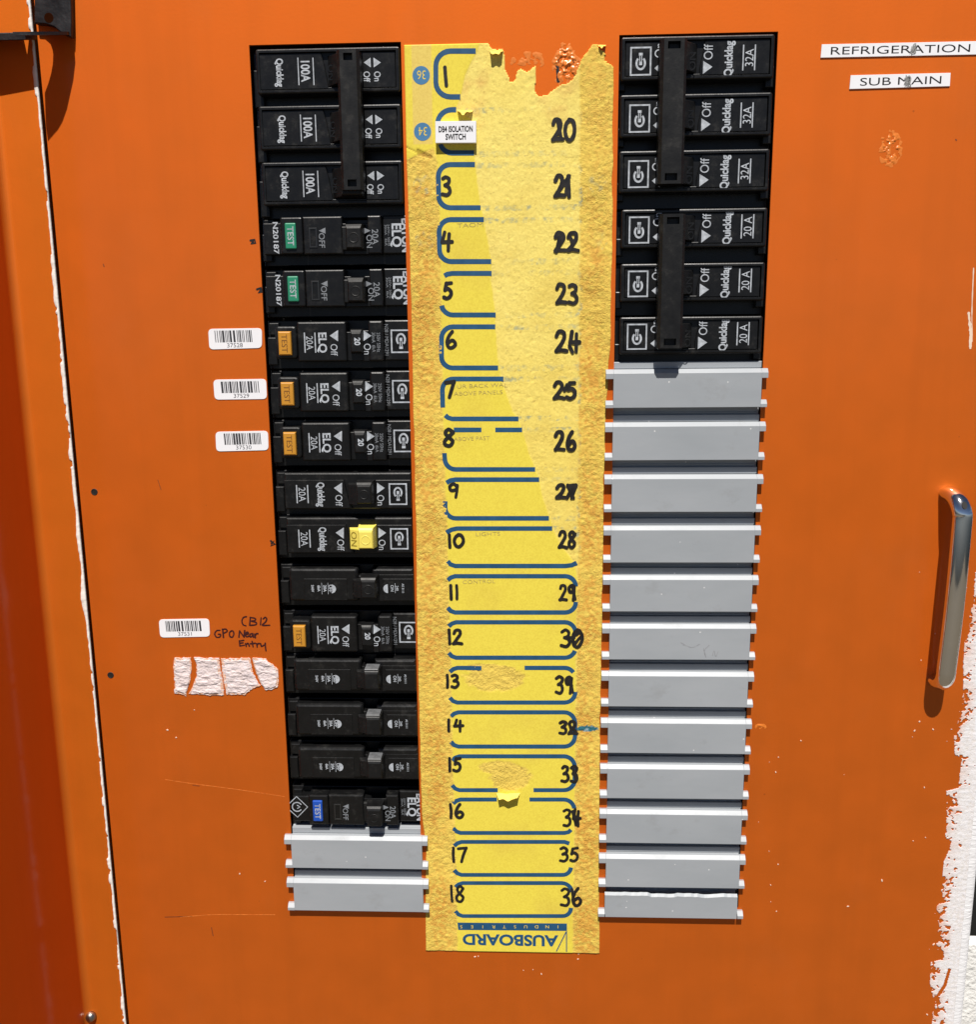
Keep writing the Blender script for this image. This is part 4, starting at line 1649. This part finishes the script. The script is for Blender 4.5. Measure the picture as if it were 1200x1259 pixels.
# pixel-ish helper boundaries in mm
tb = [U(*q_) for q_ in ((590, 54), (586, 66), (578, 80), (571, 95), (566, 121), (560, 136), (584, 150), (584, 190), (584.5, 203), (591, 256), (595, 270), (604, 322), (604, 345), (609, 387), (609, 402), (612, 440), (616, 465), (621, 480), (630, 505), (637, 516), (642, 528), (650, 555), (658, 577), (663, 590), (668, 615), (676, 637), (680, 650), (690, 672), (706, 690), (709, 705))]
torn_x = np.interp(-zz, [-q_[1] for q_ in tb], [q_[0] for q_ in tb])
torn_x = torn_x + .8 * (fbm(zz * 0, zz, 3, 101, 4) - .5)
lb = [U(*q_) for q_ in ((533, 54), (533, 180), (538, 200), (541, 300), (543, 400), (545, 500), (548, 600), (551, 700), (554, 800), (556, 900), (559, 1000), (562, 1100), (563, 1170))]
left_x = np.interp(-zz, [-q_[1] for q_ in lb], [q_[0] for q_ in lb]) + 1.4 * (fbm(zz * 0 + 9, zz, 4, 111, 4) - .5)
rb = [U(*q_) for q_ in ((713, 54), (713, 300), (712, 500), (710, 700), (708, 900), (704, 1170))]
right_x = np.interp(-zz, [-q_[1] for q_ in rb], [q_[0] for q_ in rb]) + 1.4 * (fbm(zz * 0 + 4, zz, 4, 121, 4) - .5)




LXX, TXX, RXX = left_x[:, None], torn_x[:, None], right_x[:, None]
z185 = U(520, 184)[1]
z_l = fbm(X, Z, 2, 131, 2)
left_band = (1 - sst(-.5, .5, X - LXX)) * np.where(Z > z185 - 2 + 4 * (X + 46) / 10, 0, 1)
torn_zone = sst(-.3, .3, X - TXX) * (1 - sst(-.5, .5, X - RXX))
right_band = sst(-.5, .5, X - RXX)
patch = np.zeros_like(X)
for (cx_, cy_, rx_, ry_) in ((607, 834, 38, 15), (600, 822, 30, 7), (628, 955, 26, 17), (612, 943, 26, 9)):
    qx, qz = U(cx_, cy_)
    e_ = ((X - qx) / (rx_ * .44)) ** 2 + ((Z - qz) / (ry_ * .45)) ** 2
    patch = np.maximum(patch, 1 - sst(.7, 1.1, e_ + 1.0 * (fbm(X, Z, 3, 141, 3) - .5)))
fuzz = np.clip(left_band + torn_zone * .75 + right_band + patch, 0, 1)
rel = fbm(X, Z, 1.4, 151, 4)
rel2 = fbm(X, Z, 6, 161, 3)
pits = (fbm(X, Z, 2.2, 171, 3) > .70) * 1.0
H = .50 + fuzz * (.55 * (rel - .55) + .35 * (rel2 - .5)) * np.where(torn_zone > .5, .55, 1.0) - .12 * fuzz * pits
# delaminated step at the torn boundary
H = H - .16 * torn_zone
# colours
yel = np.array([.81, .665, .075])
yel_f = np.array([.82, .60, .11])
pale = np.array([.90, .755, .215])
rust = np.array([.70, .36, .06])
brn = np.array([.36, .19, .04])
c1 = yel[None, None] * (1 - fuzz[..., None]) + yel_f * fuzz[..., None]
tz = torn_zone * (.78 - .30 * sst(U(640, 330)[1], U(640, 560)[1], Z)) * (.75 + .5 * (fbm(X, Z, 18, 271, 3) - .3))
c1 = c1 * (1 - tz[..., None]) + pale * tz[..., None]
# printed field is gently soiled in places
soil = np.clip(fbm(X, Z, 22, 181, 4) - .52, 0, 1)[..., None] * 1.2
c1 = c1 * (1 - .9 * soil) + np.array([.62, .43, .07]) * .9 * soil
lc = np.interp(-zz, [-U(520, 60)[1], -U(522, 300)[1], -U(523, 500)[1], -U(528, 700)[1], -U(534, 900)[1], -U(542, 1150)[1]],
               [U(520, 60)[0], U(522, 300)[0], U(523, 500)[0], U(528, 700)[0], U(534, 900)[0], U(542, 1150)[0]])[:, None]
rc = np.interp(-zz, [-U(735, 60)[1], -U(733, 300)[1], -U(727, 450)[1], -U(724, 700)[1], -U(722, 900)[1], -U(721, 1150)[1]],
               [U(735, 60)[0], U(733, 300)[0], U(727, 450)[0], U(724, 700)[0], U(722, 900)[0], U(721, 1150)[0]])[:, None]
lump = fbm(X, Z, 26, 191, 4)
grain = fbm(X, Z, 1.5, 195, 3)
rm = (np.exp(-((X - lc) / 7.0) ** 2) * left_band + np.exp(-((X - rc) / 7.5) ** 2) * np.clip(right_band + torn_zone * .4, 0, 1))
rm = np.clip(rm * (.30 + 1.6 * (lump - .33)) * np.clip((grain - .30) * 4.2, 0, 1.7), 0, .9)
rm = np.where(Z > U(520, 230)[1], rm * .45, rm)
c1 = c1 * (1 - rm[..., None]) + rust * rm[..., None]
# brown fuzz near the torn top
tm = np.clip(fbm(X, Z, 11, 201, 4) - .5, 0, 1) * 2.0 * np.exp(-np.maximum(0, (zt_ - 30) - Z) / 9) * torn_zone
tm = np.clip(tm, 0, .7)
c1 = c1 * (1 - tm[..., None]) + np.array([.66, .36, .10]) * tm[..., None]
# translucent old tape at the upper left
tape = ((X > U(507, 100)[0]) & (X < U(531, 100)[0]) & (Z > z185 + 2)) * .55
c1 = c1 * (1 - tape[..., None]) + np.array([.74, .52, .19]) * tape[..., None]
# dark specks in the fibre
sp = (fbm(X, Z, 1.1, 211, 3) > .79) * fuzz * .5
c1 = c1 * (1 - sp[..., None]) + brn * sp[..., None]
# ghost of the blue print left in the torn fibre
BOX = [(63.75, 120), (135.7, 188.7), (203, 256), (270.5, 322), (336.5, 387.5), (402, 452.5), (466, 515), (528.5, 577), (589.5, 637), (649.5, 695.5), (708, 752.5), (764.5, 808), (820.5, 863), (875, 917), (929, 970.5), (982, 1023), (1034, 1074.5), (1084.5, 1125)]
gh = np.zeros_like(X)
g_n = fbm(X, Z, 1.6, 221, 3)
g_l = fbm(X, Z, 12, 225, 2)
for i in range(1, 10):
    for y_ in BOX[i]:
        if i == 9 and y_ > 690:
            continue
        zc = U(650, y_)[1]
        gh = np.maximum(gh, (np.abs(Z - zc) < 1.3) * torn_zone)
    za, zb2 = U(650, BOX[i][0])[1], U(650, BOX[i][1])[1]
    gh = np.maximum(gh, (np.abs(X - (RXX + .2)) < .8) * (Z < za) * (Z > zb2) * .9)
for cy_, cx_ in ((228, 520), (297, 522), (226, 735), (296, 735)):
    qx, qz = U(cx_, cy_)
    rr = np.hypot(X - qx, Z - qz)
    gh = np.maximum(gh, (rr < 4.6) * .9)
gm = gh * np.clip((g_n - .45) * 3.0, 0, 1) * np.clip((g_l - .25) * 2, 0, 1) * .75
c1 = c1 * (1 - gm[..., None]) + np.array([.22, .30, .26]) * gm[..., None]
# teal flake
qx, qz = U(722, 895)
tf = (np.hypot((X - qx) / 5.2, (Z - qz) / 1.7) < 1 + .6 * (fbm(X, Z, 2, 231, 2) - .5))
c1 = np.where(tf[..., None], np.array([.03, .16, .22]) + .25 * (grain[..., None] > .66), c1)
# crack at the left edge below the tape
qx, qz = U(515, 185)
crk = np.abs(Z - (U(500, 182)[1] - (X - U(500, 182)[0]) * .38 + 1.5 * (fbm(X, Z, 3, 241, 3) - .5))) < (.25 + .9 * (X > U(512, 180)[0]))
crk &= (X < U(531, 185)[0])
H = np.where(crk, H * .35, H)
c1 = np.where(crk[..., None], c1 * np.array([.62, .55, .5]), c1)
rough_ = np.clip(fuzz - .42 * torn_zone, 0, 1) * np.clip(.45 + 1.5 * (fbm(X, Z, 14, 261, 3) - .3), .35, 1.15)
cols4 = np.concatenate([c1, (rough_ * .95 + .05)[..., None]], 2)
M['strip'] = mat_attr('torn_yellow_card_face', 'tint', .8, .0007, 1150, mask=True)
grid_mesh('card', X, Z, np.clip(H, .12, .67), ~hole, M['strip'], strip, cols4, .02)

HI = .56   # ink level over the card


def ink(name, mat, fn):
    m = MB()
    fn(m)
    return m.build(name, mat, strip)


def arc_px(cx_, cy_, r, a0, a1, n=7):
    return [(cx_ + r * math.cos(math.radians(a)), cy_ + r * math.sin(math.radians(a))) for a in np.linspace(a0, a1, n)]


# box outlines: lists of pixel polylines
def lft(y, yb, xl, r):   # open to the right, top-left and bottom-left corners
    return None


def boxlines(i):
    yt, yb = BOX[i]
    r = 15 - i * .25
    L = []
    A = lambda x: x
    if i == 0:
        L.append([(585, yt)] + arc_px(536 + r + 3, yt + r + 3, r + 3, 270, 180) + arc_px(536 + r + 3, yb - r - 3, r + 3, 180, 90) + [(566, yb)])
    elif i == 1:
        L.append([(561, yt)] + arc_px(538 + r + 3, yt + r + 3, r + 3, 270, 190))
        L.append(arc_px(538 + r + 3, yb - r, r, 165, 90) + [(583, yb)])
    elif i == 2:
        L.append([(584, yt)] + arc_px(539 + r, yt + r, r, 270, 180) + arc_px(539.5 + r, yb - r, r, 180, 90) + [(591, yb)])
    elif i == 3:
        L.append([(595, yt)] + arc_px(540 + r, yt + r, r, 270, 180) + arc_px(540.5 + r, yb - r, r, 180, 90) + [(604, yb)])
    elif i == 4:
        L.append([(604.5, yt), (556, yt), (550, yt + 1), (546.5, yt + 3)])
        L.append(arc_px(543 + r, yb - r, r, 170, 90) + [(609.5, yb)])
    elif i == 5:
        L.append([(609, yt)] + arc_px(543 + r, yt + r, r, 270, 180) + arc_px(543 + r, yb - r, r, 180, 90) + [(612.5, yb)])
    elif i == 6:
        L.append([(619, yt)] + arc_px(544 + r, yt + r, r, 270, 180) + [(544.5, 501)])
        L.append([(547.5, 510.5), (551, 513.5), (556, 515), (570, yb), (637.5, yb)])
    elif i == 7:
        L.append([(558, yt), (592, yt)])
        L.append([(609, yt), (642, yt)])
        L.append([(546.5, 557)] + arc_px(547 + r, yb - r, r, 175, 90) + [(658, yb)])
    elif i == 8:
        L.append([(663, yt), (560, yt), (554, yt + 1), (549, yt + 4)])
        L.append([(547.5, 616)] + arc_px(547.5 + r, yb - r, r, 178, 90) + [(675, yb)])
    elif i == 9:
        L.append([(679, yt), (562, yt), (555, yt + 1.5), (549, yt + 5)])
        L.append([(550.5, yb - 6), (554, yb - 2), (560, yb), (695, yb), (703, yb - 1), (709, yb - 4)])
    else:
        xr = 708 - (i - 10) * .35
        xl = 550.5 + (i - 10) * 1.35
        br_ = 13
        top = [(xl, yt + 5), (xl + 4, yt + 1.6), (xl + 9, yt)]
        bot = [(xl, yb - 6), (xl + 4, yb - 1.8), (xl + 9, yb)]
        side_full = i in (14,)
        if i == 10:
            L.append(top + [(640, yt)] + arc_px(xr - br_, yt + br_, br_, 270, 358))
            L.append(bot + [(640, yb)] + arc_px(xr - br_, yb - br_, br_, 90, 0))
        elif i == 11:
            L.append(top + [(640, yt)] + arc_px(xr - br_, yt + br_, br_, 270, 355))
            L.append(bot + [(640, yb)] + arc_px(xr - br_, yb - br_, br_, 90, 20))
        elif i == 12:
            L.append(top + [(572, yt), (592, yt + .4)])
            L.append([(645, yt)] + arc_px(xr - br_, yt + br_, br_, 270, 325))
            L.append(bot + [(640, yb)] + arc_px(xr - br_, yb - br_, br_, 90, 0))
        elif i == 13:
            L.append(top + [(640, yt)] + arc_px(xr - br_, yt + br_, br_, 270, 360) + arc_px(xr - br_, yb - br_, br_, 0, 90) + [(640, yb)] + bot[::-1])
        elif i == 14:
            L.append(top + [(640, yt)] + arc_px(xr - br_, yt + br_, br_, 270, 360) + arc_px(xr - br_, yb - br_, br_, 0, 90) + [(656, yb)])
            L.append([(612, yb)] + bot[::-1])
        elif i == 15:
            L.append(top + [(611, yt)])
            L.append([(651, yt)] + arc_px(xr - br_, yt + br_, br_, 270, 350))
            L.append(bot + [(640, yb), (694, yb), (699, yb - 1), (702, yb - 4)])
        elif i == 16:
            L.append(top + [(640, yt), (694, yt), (700, yt + 2)])
            L.append(bot + [(640, yb), (692, yb)] + arc_px(692, yb - 10, 10, 80, 5))
        else:
            L.append(top + [(640, yt)] + arc_px(xr - br_ - 2, yt + br_, br_, 270, 350))
            L.append(bot + [(640, yb), (690, yb)] + arc_px(692, yb - 10, 10, 80, 0))
    return L


for i in range(18):
    m = MB()
    for l in boxlines(i):
        m.ribbon([U(*p) for p in l], 2.3, HI, 0, .05, False)
    m.build('printed_box', M['ink_blue'], strip)

# marker digits
DG = {'0': [[(.5, 1), (.15, .8), (.05, .45), (.2, .08), (.55, 0), (.9, .3), (.95, .65), (.75, .95), (.45, 1)]],
      '1': [[(.42, 1), (.5, .5), (.58, 0)]],
      '2': [[(.08, .78), (.3, 1), (.7, .97), (.8, .72), (.5, .38), (.05, .02)], [(.05, .02), (.5, .06), (1, .03)]],
      '3': [[(.15, .9), (.5, 1), (.85, .88), (.75, .65), (.4, .53)], [(.4, .53), (.8, .45), (.92, .2), (.6, 0), (.1, .05)]],
      '4': [[(.3, 1), (.12, .45)], [(.12, .45), (.95, .48)], [(.68, .9), (.66, .5), (.64, 0)]],
      '5': [[(.9, .98), (.35, .95)], [(.35, .95), (.22, .55)], [(.22, .55), (.6, .62), (.92, .4), (.75, .1), (.4, 0), (.05, .08)]],
      '6': [[(.62, 1), (.3, .75), (.1, .35), (.3, .03), (.7, .03), (.92, .28), (.65, .48), (.22, .3)]],
      '7': [[(.05, .92), (.5, .96), (.95, .98)], [(.95, .98), (.65, .5), (.45, 0)]],
      '8': [[(.85, .85), (.5, 1), (.18, .82), (.45, .55), (.85, .28), (.6, .02), (.2, .08), (.15, .32), (.55, .58), (.88, .85)]],
      '9': [[(.85, .82), (.55, 1), (.15, .82), (.3, .52), (.75, .62), (.88, .9)], [(.88, .9), (.82, .45), (.7, 0)]]}


def number(s, x0, y0, x1, y1, wd, extra=None):
    m = MB()
    n = len(s)
    widths = [(.45 if c == '1' else 1.0) for c in s]
    tot = sum(widths) + .22 * (n - 1)
    x = x0
    k = 0
    for c, wg in zip(s, widths):
        w_ = (x1 - x0) * wg / tot
        for st in DG[c]:
            pts = []
            for (a, b) in st:
                aa = (a - .5) * (w_ if c != '1' else w_ * .9) + x + w_ / 2 + random.uniform(-.4, .4)
                pts.append((aa, y1 + (y0 - y1) * b + random.uniform(-.4, .4)))
            m.ribbon(smooth_pts([U(*p) for p in pts], 6), wd * random.uniform(.92, 1.08), HI + .125 + k * .02, .0015, .12)
            k += 1
        x += w_ + (x1 - x0) * .22 / tot
    for st in (extra or []):
        m.ribbon(smooth_pts([U(*p) for p in st], 5), wd * .9, HI + .125 + k * .02, .0015, .2)
        k += 1
    return m.build('handwritten_number', M['ink_black'], strip)


LN = [('1', 544, 84, 552, 106), None, ('3', 543, 218, 554, 240), ('4', 542, 286, 557, 308), ('5', 545, 348, 556, 367), ('6', 548, 408, 561, 428), ('7', 548, 469, 559, 488), ('8', 545, 528, 559, 548),
      ('9', 551, 595, 564, 611), ('10', 550, 657, 570, 672), ('11', 552, 719, 564, 736), ('12', 550, 774, 568, 791), ('13', 548, 829, 564, 844), ('14', 549, 884, 570, 898), ('15', 551, 931, 567, 947), ('16', 552, 988, 570, 1004), ('17', 555, 1041, 574, 1058), ('18', 553, 1088, 571, 1107)]
for i, q_ in enumerate(LN):
    if q_:
        number(*q_, 1.75 if i < 8 else 1.6)
RN = [('20', 679, 148, 707, 173), ('21', 682, 217, 702, 242), ('22', 682, 287, 711, 309), ('23', 684, 350, 710, 373), ('24', 683, 408, 713, 432), ('25', 681, 470, 708, 490), ('26', 682, 531, 708, 553), ('27', 684, 596, 709, 612),
      ('28', 687, 653, 708, 673), ('29', 688, 719, 707, 737), ('30', 689, 774, 716, 794), ('39', 683, 831, 704, 851), ('32', 687, 886, 709, 901), ('33', 690, 941, 710, 960), ('34', 692, 994, 714, 1014), ('35', 688, 1041, 711, 1057), ('36', 689, 1091, 715, 1112)]
ex = {0: [[(686, 150), (690, 172)]], 1: [[(684, 240), (696, 222), (700, 217)], [(697, 222), (696, 238)]], 2: [[(700, 290), (704, 300), (698, 308)], [(688, 292), (684, 310)]], 4: [[(700, 425), (704, 433)]], 5: [[(697, 473), (694, 480)]], 7: [[(703, 600), (697, 612)], [(698, 596), (705, 612)]],
      9: [[(704, 722), (707, 736)]], 10: [[(704, 782), (714, 776)], [(707, 790), (714, 782)], [(700, 783), (706, 783)]], 11: [[(701, 834), (704, 850)], [(699, 836), (703, 842)]], 12: [[(700, 888), (703, 900)], [(701, 892), (708, 898)]], 13: [[(704, 942), (708, 958)]], 14: [[(704, 996), (708, 1013)], [(706, 1000), (710, 1010)]], 16: [[(703, 1092), (706, 1110)]]}
for i, q_ in enumerate(RN):
    number(*q_, 1.8 if i < 8 else 1.65, ex.get(i))
# what the torn-off corner left of number 19, on the paint itself
m = MB()
for st in ([(685, 72), (685.5, 84), (686.5, 100)], [(706, 82), (707.5, 92)], [(703, 73), (707, 76)]):
    m.ribbon(smooth_pts([U(*p) for p in st], 4), 1.5, .1, .002, .3)
m.build('handwritten_number', M['ink_black'], door)

# faint pencilled circuit names
for s, px, py, wpx in (('TAOM', 578, 277, 32), ('UR BACK WAL', 593, 474, 62), ('ABOVE PANELS', 588, 483, 60), ('ABOVE PAST', 580, 539, 44), ('LIGHTS', 600, 656, 30), ('CONTROL', 589, 714.5, 40)):
    m = MB()
    x, z = U(px, py)
    wmm = (U(px + wpx / 2, py)[0] - U(px - wpx / 2, py)[0])
    sz = 2.0
    m.text(s, x, z, sz, HI + .03, .03, wmm / (twidth(s) * sz), -.012)
    m.build('pencilled_name', M['ink_grey'], strip)

# blue number roundels, printed upside down
for (num, px, py) in (('36', 518, 93.5), ('34', 519.7, 162.7)):
    x, z = U(px, py)
    m = MB()
    r = 4.0
    m.flat([(x + r * math.cos(t), z + r * math.sin(t)) for t in np.linspace(0, 2 * math.pi, 28, endpoint=False)], HI)
    rd = m.build('printed_roundel', mat_plain('faded_blue_print', (.06, .19, .36), .5, .1), strip)
    m = MB()
    m.text(num, x + .1, z, 4.0, HI + .05, math.pi, .8, -.006)
    m.build('roundel_number', M['yellow_print'], rd)
# maker's mark, upside down
m = MB()
q0 = [U(*p) for p in ((562.5, 1133), (697, 1134.2), (697, 1143.2), (563.5, 1142))]
m.flat(q0, HI)
bar = m.build('printed_bar', M['ink_blue'], strip)
m = MB()
s = 'INDUSTRIES'
for i, c in enumerate(s):
    x, z = U(686 - i * 13.2, 1138.3)
    m.text(c, x, z, 1.9, HI + .05, math.pi, 1.15)
m.build('printed_word', M['yellow_print'], bar)
m = MB()
x, z = U(627.5, 1155)
wmm = U(686, 1155)[0] - U(568.5, 1155)[0]
m.text('AUSBOARD', x, z, 6.6, HI, math.pi, wmm / (twidth('AUSBOARD', .035) * 6.6), .035)
m.ribbon([U(*p) for p in ((696.5, 1143.5), (696.5, 1169))], .55, HI, 0, 0, False)
m.ribbon([U(*p) for p in ((696, 1144.5), (684, 1168.5))], .55, HI + .02, 0, 0, False)
m.build('printed_logo', M['ink_blue'], strip)

# curled flaps of torn card
def flap(px0, px1, py, ln, lift, seed):
    a = U(px0, py)
    b = U(px1, py)
    m = MB()
    rnd = random.Random(seed)
    n, k = 12, 7
    rows_ = []
    for j in range(k):
        t = j / (k - 1)
        r_ = []
        for i in range(n):
            s_ = i / (n - 1)
            taper = (1 - 1.1 * abs(s_ - .42) ** 1.5) * (.75 + .5 * math.sin(s_ * 5 + seed) ** 2)
            jag = (rnd.random() - .5) * .4 * t
            x = a[0] + (b[0] - a[0]) * (s_ * (1 - .25 * t) + .12 * t)
            z = a[1] + (b[1] - a[1]) * s_ - ln * math.sin(min(t * 1.2, 1.2)) * taper + jag
            r_.append((x, z, .5 + lift * t ** 1.6 + .15 * math.sin(s_ * 7 + seed)))
        rows_.append(r_)
    vsx = [p for r_ in rows_ for p in r_]
    fs = [(j * n + i, (j + 1) * n + i, (j + 1) * n + i + 1, j * n + i + 1) for j in range(k - 1) for i in range(n - 1)]
    m.add(vsx, fs)
    back = [(x, z, h - .08) for x, z, h in vsx]
    m.add(back, [f[::-1] for f in fs])
    return m.build('torn_flap', M['label_yellow_flap'], strip, smooth=True)


flap(602, 619, 63, 2.6, 2.6, 1)
flap(610, 640, 974, 2.6, 3.6, 2)
flap(562, 582, 136, 2.6, 3.4, 3)
flap(735, 745, 56, 1.6, 1.4, 12)

# ------------------------------------------------------------------ stickers and name plates
def quad_label(name, corners, h0, h1, mat, label, cat, group=None, r=0.0, ch=0.12):
    q_ = [U(*p, h1) for p in corners]
    cx_ = sum(p[0] for p in q_) / 4
    cz_ = sum(p[1] for p in q_) / 4
    o = empty(name, cx_, cz_, 0, label, cat, group)
    m = MB()
    P = [(x - cx_, z - cz_) for x, z in q_]
    if r:
        out = []
        for i in range(4):
            p, pa, pb = Vector(P[i]), Vector(P[i - 1]), Vector(P[(i + 1) % 4])
            d1 = (pa - p).normalized()
            d2 = (pb - p).normalized()
            for t in np.linspace(0, 1, 6):
                # quadratic corner
                out.append(tuple((p + d1 * r) * (1 - t) ** 2 + p * 2 * t * (1 - t) + (p + d2 * r) * t * t))
        P2 = out
    else:
        P2 = P
    m.prism(P2, h0, h1, ch)
    m.build('backing', mat, o)
    return o, P, cx_, cz_


GBC = 'white barcode stickers left of the breakers'
for (cs, num, seed, lab) in ((((255.8, 404.6), (322, 403.6), (322, 428), (257.3, 430)), '37528', 1, 'white barcode sticker numbered 37528, topmost of the barcode stickers'),
                             (((262, 467), (327.2, 466), (328.2, 490.8), (263.8, 491.6)), '37529', 2, 'white barcode sticker numbered 37529, second from the top'),
                             (((264.7, 531), (329.4, 529.8), (330.2, 553.6), (265.8, 555.2)), '37530', 3, 'white barcode sticker numbered 37530, third from the top'),
                             (((195, 761.6), (257, 760.6), (258.2, 782.6), (196.8, 783.8)), '37531', 4, 'white barcode sticker numbered 37531 beside the CB12 handwriting')):
    o, P, cx_, cz_ = quad_label('barcode_sticker', cs, .02, .28, M['white_vinyl'], lab, 'sticker', GBC, r=2.2, ch=.08)
    w_ = P[1][0] - P[0][0]
    hgt = P[0][1] - P[3][1]
    rnd = random.Random(seed * 31)
    m = MB()
    sk = (P[1][1] - P[0][1]) / w_
    off = {1: (.12, .83), 2: (.14, .87), 3: (.16, .87), 4: (.13, .85)}[seed]
    x = -w_ / 2 + w_ * off[0]
    xe = -w_ / 2 + w_ * off[1]
    sh_ = .06
    while x < xe - .3:
        bw = rnd.choice([.36, .36, .4, .7, 1.0])
        zt2, zb2 = hgt * .40, -hgt * .17
        m.flat([(x + sh_ * 4, zb2 + sk * x), (x + bw + sh_ * 4, zb2 + sk * x), (x + bw, zt2 + sk * x), (x, zt2 + sk * x)], .33)
        x += bw + rnd.choice([.34, .4, .5, .75])
    m.build('barcode', M['ink_barcode'], o)
    m = MB()
    m.text(num, (off[0] + off[1]) / 2 * w_ - w_ / 2 + .3, -hgt * .31, 2.1, .33, sk, 1.12, -.006)
    m.build('printed_number', M['ink_barcode'], o)

# engraved-style name strips, upper right
for (cs, txt, ta, tb_, lab, sc) in ((((1010.5, 55), (1204, 51), (1204, 67.5), (1009, 71.5)), 'REFRIGERATION', 1021.5, 1193, 'white label strip reading REFRIGERATION', (1123, 61)),
                                    (((1046, 93), (1169, 90), (1168, 106.5), (1044.5, 110)), 'SUB MAIN', 1057.5, 1157.5, 'shorter white label strip reading SUB MAIN', (1116, 100.5))):
    o, P, cx_, cz_ = quad_label('name_label', cs, .02, .5, M['white_vinyl'], lab, 'label', 'white name strips at the upper right', ch=.15)
    m = MB()
    ym = (cs[0][1] + cs[3][1]) / 2
    ym2 = (cs[1][1] + cs[2][1]) / 2

    def yat(px):
        return ym + (ym2 - ym) * (px - cs[0][0]) / (cs[1][0] - cs[0][0])
    A = U(ta, yat(ta), .5)
    Bq = U(tb_, yat(tb_), .5)
    ang = math.atan2(Bq[1] - A[1], Bq[0] - A[0])
    wl_ = math.hypot(Bq[0] - A[0], Bq[1] - A[1])
    sz = 3.45
    m.text(txt, (A[0] + Bq[0]) / 2 - cx_, (A[1] + Bq[1]) / 2 - cz_ + .1, sz, .56, ang, wl_ / (twidth(txt) * sz), -.004)
    m.build('printed_word', M['ink_black'], o)
    m = MB()
    rnd = random.Random(len(txt))
    x, z = U(*sc, .5)
    x -= cx_
    z -= cz_
    for k in range(10):
        a = rnd.uniform(0, 6.28)
        m.ribbon(smooth_pts([(x + rnd.uniform(-1.6, 1.6), z + rnd.uniform(-2.6, 2.6)) for _ in range(4)], 5), .2, .6 + k * .012, .001)
    m.build('pencil_scribble', M['pencil'], o)
    m = MB()
    rings = []
    for k in range(5):
        t = k / 5 * math.pi / 2
        rings.append([(x + 2.0 * math.cos(t) * math.cos(q_), z - .3 + 2.0 * math.cos(t) * math.sin(q_), .3 + .235 * math.sin(t)) for q_ in ring])
    m.loft(rings)
    m.build('rivet_bump', M['white_vinyl'], o, smooth=True)

# engraved plate on the yellow card
o, P, cx_, cz_ = quad_label('name_plate', ((535, 149.5), (585.5, 149), (585.5, 176), (535.3, 176.3)), .8, 3.2, M['white_vinyl'], 'small white plate reading DB4 ISOLATION SWITCH on the yellow strip', 'name plate', ch=.25)
m = MB()
for s, py, wpx in (('DB4 ISOLATION', 158.8, 42), ('SWITCH', 168.3, 25)):
    x, z = U(560.2, py, 3.2)
    wmm = U(560 + wpx / 2, py, 3.2)[0] - U(560 - wpx / 2, py, 3.2)[0]
    m.text(s, x - cx_, z - cz_, 2.6, 3.27, 0, wmm / (twidth(s, .03) * 2.6), .03)
m.build('printed_word', M['ink_black'], o)

# four torn pads of old foam tape
GT = 'torn pads of white foam tape'
M['foam'] = mat_plain('white_foam_tape', (.78, .70, .70), .9, .1, 300, .0005, 700)
pads = ([(215, 808), (235, 808), (236, 822), (234, 838), (230, 850), (229, 856), (222, 853), (214.5, 853), (214.5, 830), (213, 820)],
        [(238, 807.5), (270, 809), (271.5, 825), (275, 840), (276, 854), (262, 855), (250, 854), (232, 852.5), (238, 842), (242, 828), (241, 815)],
        [(271.5, 809), (308, 808.5), (310, 822), (315, 834), (321, 843), (312, 846), (306, 850), (301, 854.5), (278, 853.5), (275, 836), (273, 822)],
        [(310, 808.5), (327, 809), (330, 814), (336, 816), (342, 822), (343, 836), (341.5, 845), (334, 848), (326, 848), (319, 838), (314, 824)])
plab = ['narrow torn white foam tape pad, leftmost of four', 'torn white foam tape pad with slanted left side, second from the left', 'wide torn white foam tape pad, third from the left', 'torn white foam tape pad nearest the breakers']
for i, pd in enumerate(pads):
    q_ = [U(*p) for p in pd]
    x0 = min(p[0] for p in q_) - 1
    x1 = max(p[0] for p in q_) + 1
    z0 = min(p[1] for p in q_) - 1
    z1 = max(p[1] for p in q_) + 1
    X, Z = np.meshgrid(np.arange(x0, x1, .22), np.arange(z0, z1, .22))
    kp = poly_mask(X + .7 * (fbm(X, Z, 1.5, 301 + i, 3) - .5), Z + 1.1 * (fbm(X, Z, 1.5, 311 + i, 3) - .5), q_)
    Hh = .28 + 1.25 * np.abs(fbm(X * .6, Z * 1.3, 2.6, 321 + i, 4) - .35) ** .9
    # worn thin to the paint along the upper and side rims
    thin = poly_mask(X, Z, [((x - (x0 + x1) / 2) * .84 + (x0 + x1) / 2, (z - (z0 + z1) / 2) * .88 + (z0 + z1) / 2) for x, z in q_])
    Hh = np.where(thin, Hh, .2 + .3 * fbm(X, Z, 1, 331, 2))
    col = np.where((thin | (fbm(X, Z, 1.2, 341 + i, 3) > .52))[..., None], np.array([.76, .66, .67]), np.array([.76, .48, .36]))
    c4 = np.concatenate([col, np.ones_like(X)[..., None]], 2)
    if 'foam_attr' not in M:
        M['foam_attr'] = mat_attr('white_foam_tape_face', 'tint', .9, .0004, 900)
    o = grid_mesh('foam_tape', X, Z, Hh, kp, M['foam_attr'], None, c4, .02)
    tag(o, plab[i], 'foam tape', GT)
